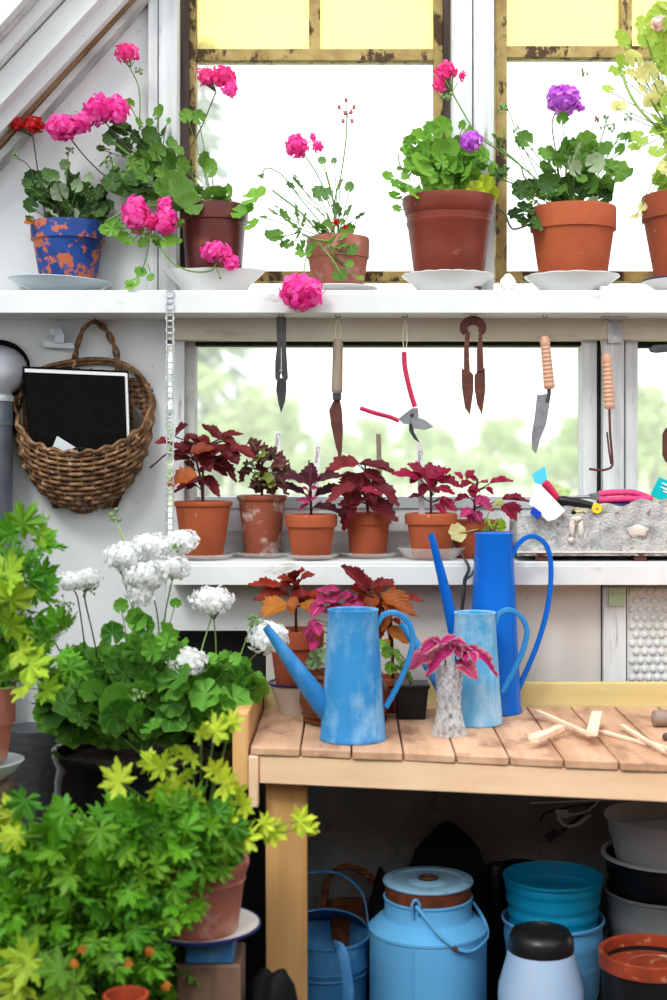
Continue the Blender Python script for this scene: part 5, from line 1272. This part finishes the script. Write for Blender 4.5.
# blue tubs nested
ty_ = -.25; cx_ = W(553,0,ty_).x
def ringpot(r0, r1, z0, z1, rings, c):
    pr = [(.0001,z0),(r0,z0)]; n = rings*6
    for i in range(n+1):
        u = i/n; pr.append((r0+(r1-r0)*u + .0014*math.sin(u*rings*2*PI), z0+(z1-z0)*u))
    pr += [(r1+.003,z1-.004),(r1+.003,z1),(r1-.001,z1+.001),(r1-.003,z1-.004),(r0+(r1-r0)*.7,z0+(z1-z0)*.6),(.0001,z0+(z1-z0)*.55)]
    return MB().lathe(pr, c, 56)
zt = W(0,875,ty_).z; r = U(50,ty_)
lowz = W(0,917,ty_).z
solo('plastic_tub', ringpot(r*.70,r*1.0,0,lowz,7,(cx_,ty_,0)), 'tub2', 'light blue ribbed tub, the lower one holding the turquoise tub', 'tub', 'nested blue tubs')
solo('plastic_tub', ringpot(r*.86,r*.975,lowz-.02,zt,4,(cx_,ty_,0)), 'tub', 'turquoise ribbed tub sitting inside the light blue tub', 'tub', 'nested blue tubs')
# black lidded jar
jy = -.50; c = W(541,400,jy); c.z = 0
t = thing('plastic_jar', c, 'cloudy blue plastic jar with a thick black lid in front of the blue tubs', 'jar')
zl = W(0,948,jy).z; rl = U(31.5,jy); rb_ = U(43,jy); zsh = W(0,985,jy).z
link('jar_body', MB().lathe([(.0001,0),(rb_*.9,0),(rb_*.95,.01),(rb_,zsh-.02),(rb_*.985,zsh),(rl*1.02,zl),(rl*.9,zl),(.0001,zl)], c, 48), 'jarplastic', t, 40)
link('lid', MB().lathe([(rl*.95,zl-.006),(rl*1.03,zl-.005),(rl*1.05,zl+.002),(rl*1.02,zl+.020),(rl*.9,zl+.032),(rl*.62,zl+.035),(rl*.55,zl+.030),(rl*.3,zl+.024),(.0001,zl+.024)], c, 48), 'black', t, 50)
# right stack of pots
sy_ = -.22; cx_ = W(665,0,sy_).x; rr_ = U(60, sy_)
def zt_(y): return W(0,y,sy_).z
z4 = zt_(940); z3 = zt_(898); z2 = zt_(852); z1 = zt_(815)
G = 'stacked pots under the bench'
solo('plant_pot', ringpot(rr_*.80,rr_*.97,0,z4,3,(cx_,sy_,0)), 'greyplastic', 'grey plastic pot at the very bottom of the right stack', 'pot', G)
solo('plant_pot', ringpot(rr_*.84,rr_*1.0,z4-.04,z3+.02,2,(cx_,sy_,0)), 'greyplastic', 'pale grey ringed pot in the middle of the right stack', 'pot', G)
t = thing('plant_pot', (cx_,sy_,z3-.02), 'black pot with a thin white rim near the top of the right stack', 'pot', G)
link('pot_body', ringpot(rr_*.86,rr_*1.0,z3+.005,z2-.006,0 or 1,(cx_,sy_,0)), 'black', t)
link('rim_band', MB().lathe([(rr_*.98,z2-.006),(rr_*1.05,z2-.006),(rr_*1.05,z2),(rr_*.98,z2),(rr_*.98,z2-.006)], (cx_,sy_,0), 56), 'whiteplastic', t, label='thin white rim')
solo('plant_pot', ringpot(rr_*.78,rr_*.98,z2-.02,z1,1,(cx_,sy_,0)), 'whiteplastic', 'off-white bowl topping the right stack just under the bench top', 'pot', G)
# red rimmed pot
ry_ = -.50; c = W(650,400,ry_); c.z = 0; r = U(50,ry_); zt = W(0,950,ry_).z
t = thing('plant_pot', c, 'black pot with a red-brown rim nested with a smaller dark pot, bottom right', 'pot')
link('pot_body', MB().lathe([(.0001,0),(r*.8,0),(r*.97,zt-.028),(r*.9,zt-.02),(r*.86,zt-.08),(.0001,zt-.09)], c, 56), 'black', t, 40)
link('rim', MB().lathe([(r*.96,zt-.028),(r*1.02,zt-.026),(r*1.02,zt-.002),(r*.99,zt),(r*.92,zt-.002),(r*.90,zt-.045),(r*.9,zt-.05)], c, 56), 'redglaze', t, 40, label='red-brown rim')
t2 = solo('plant_pot', MB().lathe([(.0001,zt-.085),(r*.5,zt-.085),(r*.62,zt-.03),(r*.60,zt-.026),(r*.55,zt-.030),(r*.5,zt-.05),(.0001,zt-.055)], c+V(.012,0,0), 48), 'terralime', 'small lime-rimmed pot nested inside the red rimmed pot', 'pot')
# cables hanging below bench top
t = thing('cable_bundle', W(565, 800, -.18), 'tangle of white and black cable hanging under the bench top', 'cable')
mb = MB(); mb.tube(spline([W(530,803,-.2),W(560,802,-.2),(W(600,800,-.2)),W(640,799,-.2)],4), .0018, 6); mb.tube(spline([W(600,800,-.2),W(585,812,-.21),W(565,815,-.21),W(556,813,-.21)],4), .0025, 6)
mb.prism([(555,810),(568,811),(570,818),(558,818)], -.21, .01, .001); mb.tube(spline([W(558,818,-.21),W(566,826,-.21),W(578,824,-.2),W(590,815,-.2)],4),.0035,6)
link('white_cable', mb, 'whiteplastic', t, 60)
mb = MB(); mb.tube(spline([W(590,808,-.19),W(566,828,-.2),W(558,834,-.2)],4), .004, 6); mb.prism([(545,836),(556,830),(560,836),(549,844)], -.20, .012, .001); mb.tube(spline([W(540,820,-.19),W(548,812,-.19),W(575,806,-.19),W(600,803,-.19)],4), .003, 6)
link('black_cable', mb, 'black', t, 60)

# ============================================================ LEFT SIDE PLANTS
# barrel
c = V(W(30,0,-.14).x, -.12, 0); r = U(31,-.14)
solo('barrel', MB().lathe([(.0001,0),(r,0)] + [(r*(1+.012*(i%2)), .02+.026*i) for i in range(26)] + [(r*.95,.70),(.0001,.70)], c, 48), 'barrel', 'tall dark grey ribbed metal cylinder beside the black planter', 'cylinder')
# white geranium in black planter
gy_ = -.36; c = W(143,400,gy_); c.z = 0; r = U(88,gy_); zt = W(0,747,gy_).z
P = Plant('potted_geranium', c, 'large white flowering geranium in a glossy black planter', 'potted plant')
link('planter', MB().lathe([(.0001,0),(r*.85,0),(r*.92,.1),(r*.98,.35),(r*1.0,.5),(r*1.0,zt-.05),(r*.99,zt-.04),(r*.99,zt-.026),(r*1.02,zt-.016),(r*1.03,zt-.005),(r*1.02,zt),(r*.95,zt),(r*.90,zt-.03),(.0001,zt-.035)], c, 64), 'blackgloss', P.root, 50)
link('soil', MB().lathe([(.0001,zt-.02),(r*.9,zt-.022),(r*.9,zt-.032),(.0001,zt-.032)], c, 32), 'soil', P.root)
rt = c + V(0,0,zt-.02)
oe, se = (130,500), 4.17; of, sf = (20,500), 4.764; og, sg = (0,680), 4.169
P.fill([(130,692,80,46,110),(215,694,36,34,34),(90,704,42,34,34)], gy_+.02, .10, (14,22), 'gerw', root=rt, petrate=.05)
P.discs([(60,520,58),(170,540,52),(190,430,26),(30,630,60),(95,630,55),(170,640,45),(200,740,72),(70,750,64),(280,780,64),(150,590,50)], oe, se, gy_-.06, .03, 'gerw', rt)
P.discs([(400,745,50),(370,690,50),(470,690,45),(390,650,28),(440,665,32),(480,795,30),(430,800,40),(330,670,42),(230,600,28),(350,760,40)], oe, se, gy_-.02, .03, 'gerw', rt)
P.discs([(480,505,42),(440,635,62),(560,570,62),(240,830,68),(350,810,58),(430,790,44),(250,780,50),(400,690,40)], of, sf, gy_-.06, .03, 'gerw', rt)
P.discs([(270,100,58),(290,20,45),(460,80,90),(480,140,85),(580,30,62),(630,200,58),(560,240,34),(380,40,55),(340,170,45),(560,130,60)], og, sg, gy_-.11, .015, 'gerw', rt)
fl = P.flower
for (x_,y_,a,b,n,st) in ((72,581,20,10,110,[(90,690,gy_),(84,640,gy_),(78,600,gy_),(74,590,gy_)]),(88,578,16,10,70,[(100,690,gy_),(96,650,gy_),(86,605,gy_),(84,592,gy_)]),(50,627,18,14,110,[(80,680,gy_),(62,655,gy_),(54,640,gy_)]),
    (125,556,22,14,140,[(140,680,gy_),(135,620,gy_),(122,575,gy_)]),(152,545,24,13,140,None),(183,541,17,13,110,None),(145,575,25,17,150,[(160,670,gy_),(158,620,gy_),(152,590,gy_)]),(172,567,20,14,110,[(158,660,gy_),(166,610,gy_),(172,580,gy_)]),(140,595,16,12,80,None),
    (212,600,23,14,150,[(214,690,gy_),(216,650,gy_),(214,620,gy_)]),(188,662,22,15,150,[(180,700,gy_),(185,680,gy_)]),(268,637,22,16,150,[(232,675,gy_+.05),(250,660,gy_+.05),(262,648,gy_+.05)]),(325,632,8,12,50,None)):
    if x_ == 325: continue
    fl(x_,y_,a,b,gy_-.04 if x_ < 260 else gy_+.03,'wh',n,st,'stem' if x_ > 110 else 'stemd',.34)
P.stemline([(138,660,gy_),(130,570,gy_),(117,520,gy_)], .0018, 'stemp'); P.buds(116,515,6,gy_,12,'budg',2.4)
P.stemline([(235,670,gy_+.04),(246,640,gy_+.04),(252,625,gy_+.03)], .0014, 'stemp'); P.buds(253,621,5,gy_+.02,10,'budg',2.6)
P.stemline([(200,655,gy_),(209,625,gy_),(213,612,gy_)], .0014, 'stemp'); P.buds(139,695,7,gy_-.13,10,'budg',2.4); P.buds(65,603,10,gy_-.04,10,'budg',1.6); P.buds(88,590,8,gy_-.04,10,'budg',1.6); P.buds(177,548,4,gy_-.09,8,'budg',2)
P.finish()
# left edge scented geranium
ly = -.60; c = W(-22,400,ly); c.z = W(0,764,ly).z
P = Plant('potted_scented_geranium', c, 'lobed-leaf scented geranium in a terracotta pot at the left edge', 'potted plant', 'scented geraniums on the left')
h_ = W(0,690,ly).z - c.z
build_pot(P.root, c+V(0,0,.008), U(37,ly), U(29,ly), h_, 'terrap', 'rim', .5)
rt = c + V(0,0,h_)
P.fill([(15,545,32,20,14),(15,585,36,26,26),(18,640,42,36,44),(60,655,22,34,20),(-30,610,50,90,60)], ly+.02, .09, (13,21), 'scent', SCE, root=rt, tone=(0,.12), petrate=.4)
for (x_,y_,r_,tn) in ((22,524,26,.1),(40,533,24,.2),(10,535,24,0),(8,575,28,.4),(30,580,20,0),(10,600,28,.5),(30,665,26,.5),(20,650,26,.6),(25,685,24,.6),(45,690,20,.3),(8,625,26,.3),(48,585,16,0),(60,655,18,0),(70,668,16,0)):
    P.disc(x_,y_,r_,ly-.08+uni(-.02,.02),'scent',SCE,tn,petiole=rt)
P.finish()
c2 = c.copy(); r = U(44,ly)
solo('enamel_bowl', MB().lathe([(.0001,-.03),(r*.5,-.03),(r*.85,-.012),(r,.004),(r*1.03,.006),(r*.96,.003),(r*.82,.0),(.0001,-.0005)], c2, 48), 'bead', 'grey blue enamel bowl under the pot at the left edge', 'bowl')
zz_ = c2.z-.03
solo('stool', MB().lathe([(.0001,0),(r*.8,0),(r*.55,.05),(r*.5,zz_-.06),(r*.8,zz_-.02),(r*.8,zz_),(.0001,zz_)], V(c2.x,c2.y,0), 32), 'oldwood', 'dark wooden pedestal carrying the grey bowl at the left edge', 'stand')
# front scented geranium
fy = -.66; c = W(200,400,fy); zb_ = W(0,933,fy).z; c.z = zb_
P = Plant('potted_scented_geranium', c+V(0,0,.006), 'big spreading scented geranium in a terracotta pot on a white enamel plate', 'potted plant', 'scented geraniums on the left')
h_ = W(0,862,fy).z - zb_
build_pot(P.root, c+V(0,0,.007), U(49,fy), U(38,fy), h_, 'terrap', 'groove')
rt = c + V(0,0,h_)
P.fill([(165,835,80,42,80),(80,885,85,58,110),(100,955,110,50,120),(30,920,50,80,60),(185,850,50,45,45)], fy-.02, .13, (13,21), 'scent', SCE, root=rt, tone=(0,.08), petrate=.15, stem='stem')
P.fill([(160,830,75,32,40),(80,870,80,45,60),(95,930,95,50,60),(150,880,60,50,40)], fy-.13, .03, (14,22), 'scent', SCE, tone=(0,.12), petrate=0)
ofr = (150,700)
for (x_,y_,r_,tn) in ((240,115,62,.9),(190,130,40,.8),(300,85,45,.9),(50,250,52,.8),(10,240,45,.8),(150,220,42,.7),(110,190,40,.6),(270,310,66,1),(240,270,45,1),(340,390,52,1),(310,350,45,1),(350,510,60,1),(450,490,55,1),(420,460,40,1),(550,450,50,1),(580,480,36,1),(300,500,50,.9),(90,330,50,.8),(130,280,40,.8),(40,340,50,.8),(170,350,45,.6),(250,560,45,.8),(290,440,45,.9)):
    P.disc(ofr[0]+x_/3.706, ofr[1]+y_/3.706, r_/3.706*1.4, fy-.10+uni(-.03,.02), 'scent', SCE, tn*.8, petiole=rt)
for (x_,y_,r_,tn) in ((15,815,24,.8),(18,835,22,.8),(25,800,24,0),(120,782,24,.9),(30,960,34,.6),(20,985,34,.7),(75,985,34,.2),(60,970,26,.1),(55,820,26,0),(65,812,22,0),(100,830,24,.1)):
    P.disc(x_,y_,r_,fy-.17+uni(-.02,.02),'scent',SCE,tn*.8,petiole=rt if R()<.4 else None)
for (x_,y_) in ((82,948),(76,962),(128,962),(150,950),(165,985)):
    P.disc(x_,y_,7,fy-.2,'col_or',SCE,1)
P.finish()
r = U(60,fy)
t = thing('enamel_plate', c, 'white enamel plate with a dark blue rim under the front terracotta pot', 'plate')
link('dish', MB().lathe([(.0001,0),(r*.6,0),(r*.66,.001),(r*.95,.014),(r*1.0,.016),(r*.98,.0175),(r*.66,.0065),(.0001,.006)], c, 64), 'enamel', t, 40)
link('rim_band', MB().lathe([(r*.985,.0135),(r*1.012,.0135),(r*1.012,.018),(r*.985,.018),(r*.985,.0135)], c, 64), 'navy', t, 40, label='dark blue rim')
bx = W(222,0,fy).x
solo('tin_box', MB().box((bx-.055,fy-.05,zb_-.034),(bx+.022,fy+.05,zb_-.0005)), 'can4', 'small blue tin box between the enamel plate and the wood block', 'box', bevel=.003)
solo('wood_block', MB().box((bx-.07,fy-.055,0),(bx+.035,fy+.06,zb_-.0345)), 'oldwood', 'weathered upright wooden block under the blue tin', 'block', bevel=.004)
# red pot at bottom
qy = -.90; c = W(126,400,qy); zt = W(0,994,qy).z; c.z = zt-.10
c.z = 0
solo('plant_pot', MB().lathe([(.0001,0),(.025,0),(.030,zt-.02),(.034,zt-.02),(.034,zt),(.030,zt),(.028,zt-.03),(.0001,zt-.04)], c, 40), 'redglaze', 'empty red-brown pot peeping out at the bottom left', 'pot')

# ============================================================ OUTSIDE
struct('ground', MB().box((-160,.6,-.7),(160,200,-.5)), 'ground', bevel=0)
struct('track', MB().box((-160,14,-.5),(160,46,-.48)), 'asphalt', bevel=0)
def crown(mb, cx, cz, rx, rz, n, s_):
    for _ in range(n):
        v = rv(1)
        while v.length > 1: v = rv(1)
        v = v*(.6+.4*R()); p = V(cx+v.x*rx, v.y*rx, cz+v.z*rz); a = rv(1).normalized()*s_*uni(.5,1.2); b = a.cross(rv(1)).normalized()*s_*uni(.5,1.2)
        mb.add([p-a, p+b, p+a, p-b], [(0,1,2,3)])
def broad_tree():
    mb = MB()
    for _ in range(9): crown(mb, uni(-1.6,1.6), uni(3,7.2), uni(1,1.7), uni(.9,1.5), 260, .22)
    return mb, MB().tube([V(0,0,0),V(.1,0,3),V(0,0,6)], [.18,.13,.05], 8)
def conifer():
    mb = MB()
    for i in range(15):
        z = 1.2+i*.55; r_ = 2.1*(1-i/16.)
        for _ in range(int(26+r_*60)):
            a = uni(0,2*PI); q = math.sqrt(R())*r_; p = V(q*math.cos(a), q*math.sin(a), z - q*.35 + uni(-.15,.15)); d = V(math.cos(a),math.sin(a),-.4)*.45; b = V(-math.sin(a),math.cos(a),uni(-.3,.3))*.12
            mb.add([p-b, p+d, p+b, p-d*.4], [(0,1,2,3)])
    return mb, MB().tube([V(0,0,0),V(0,0,9)], [.2,.03], 8)
kinds = []
for nm, fn_, mt in (('birch_tree', broad_tree, 'treeg'), ('birch_tree', broad_tree, 'treeg'), ('spruce_tree', conifer, 'treeb')):
    a, b = fn_(); mes = []
    for n2, q, m3 in (('crown', a, mt), ('trunk', b, 'bark')):
        me = bpy.data.meshes.new(n2); me.from_pydata(q.v, [], q.f); me.materials.append(M[m3]); mes.append((n2, me))
    kinds.append((nm, mes))
def tree(k, px, D, topy, label, wide=1, grp='trees beyond the windows'):
    nm, mes = kinds[k]; x_ = (px-CX)*(D+3)/S; top_ = CZ+(CY-topy)*(D+3)/S + .5
    o = bpy.data.objects.new(nm, None); col.objects.link(o); o.location = (x_, D, -.5); hh = top_/(8.6 if k < 2 else 9.4)
    o.scale = (hh*wide, hh*wide, hh); o.rotation_euler = (0,0,uni(0,6)); tag(o, label, 'tree', grp)
    for n2, me in mes:
        ch = bpy.data.objects.new(n2, me); col.objects.link(ch); ch.parent = o
L1 = 'pale green trees in the blurred row seen through the lower windows'
for i, px in enumerate(range(150, 770, 20)):
    ty__ = 420 + 12*math.sin(i*1.7) + uni(-8,8)
    tree(i % 2, px, (68,78,88,98)[i % 4], ty__, L1, 1.15)
for i, px in enumerate(range(140, 770, 26)):
    tree(i % 2, px, (54,60)[i % 2], 446 + uni(-8,8), 'low bushy trees in front of the blurred row beyond the lower windows', 1.3, 'nearer trees beyond the windows')
tree(0, 232, 50, 350, 'tall leafy tree seen through the left of the lower window', 1.0)
tree(2, 205, 60, 20, 'tall grey spruce faintly seen at the left of the upper window', .62)
tree(1, 275, 62, 385, 'rounded tree right of the tall leafy tree behind the lower window', 1.2)
tree(2, 585, 66, 385, 'slender spruce behind the right end of the lower window', .8)
tree(1, 655, 50, 372, 'leafy tree seen through the right-hand lower window', 1.1)
tree(2, -40, 34, -120, 'tall dark spruce seen through the roof glass at top left', 1.0)
tree(2, 60, 75, -60, 'second spruce beside the tall one behind the roof glass', .9)
tree(0, -60, 28, -40, 'broad leafy tree at the far left beyond the roof glass', 1.1)

# pieces that belong to a part go one level deeper
UNDER = {'soil': ('pot','planter'), 'lid_knob': ('lid',), 'handle_stud': ('wire_handle',), 'joint_screw': ('joint',), 'handwriting': ('stick',),
         'white_print': ('card_top',), 'blue_end': ('paper_bag',), 'rim_band': ('dish','bowl_body','pot_body'), 'pivot_screw': ('joint_plate','blade'), 'seam': ('body',), 'side_seam': ('body',), 'clamp_ring': ('pipe',)}
base = lambda o: o.name.split('.')[0]
for o in list(bpy.data.objects):
    if o.parent and not o.parent.parent and base(o) in UNDER and 'kind' not in o:
        for q in o.parent.children:
            if base(q) in UNDER[base(o)]: o.parent = q; break

# ============================================================ LIGHT, CAMERA
w = bpy.data.worlds.new('sky'); bpy.context.scene.world = w; w.use_nodes = True
bg = w.node_tree.nodes['Background']; bg.inputs[0].default_value = (.94,.97,1,1); bg.inputs[1].default_value = 2.1
sun = bpy.data.lights.new('sun', 'SUN'); sun.energy = 2.1; sun.angle = math.radians(14); sun.color = (1,.97,.92)
so = bpy.data.objects.new('sun', sun); col.objects.link(so)
dv = V(.35, .75, -.85); so.rotation_euler = dv.to_track_quat('-Z', 'Y').to_euler()
cam = bpy.data.cameras.new('camera'); co = bpy.data.objects.new('camera', cam); col.objects.link(co)
co.location = (0, -3, CZ); co.rotation_euler = (PI/2, 0, 0)
cam.sensor_fit = 'VERTICAL'; cam.sensor_height = 36; cam.lens = 36*S/1000
cam.shift_x = -(CX-333.5)/1000; cam.shift_y = -(500-CY)/1000
cam.dof.use_dof = True; cam.dof.focus_distance = 2.92; cam.dof.aperture_fstop = 2.6
cam.clip_end = 500
sc0 = bpy.context.scene; sc0.camera = co
sc0.view_settings.view_transform = 'Standard'; sc0.view_settings.look = 'None'; sc0.view_settings.gamma = 1; sc0.view_settings.exposure = 0.25
sc0.view_settings.use_curve_mapping = False
sc0.cycles.use_denoising = True
sc0.cycles.max_bounces = 10; sc0.cycles.transparent_max_bounces = 16; sc0.cycles.caustics_refractive = False; sc0.cycles.caustics_reflective = False
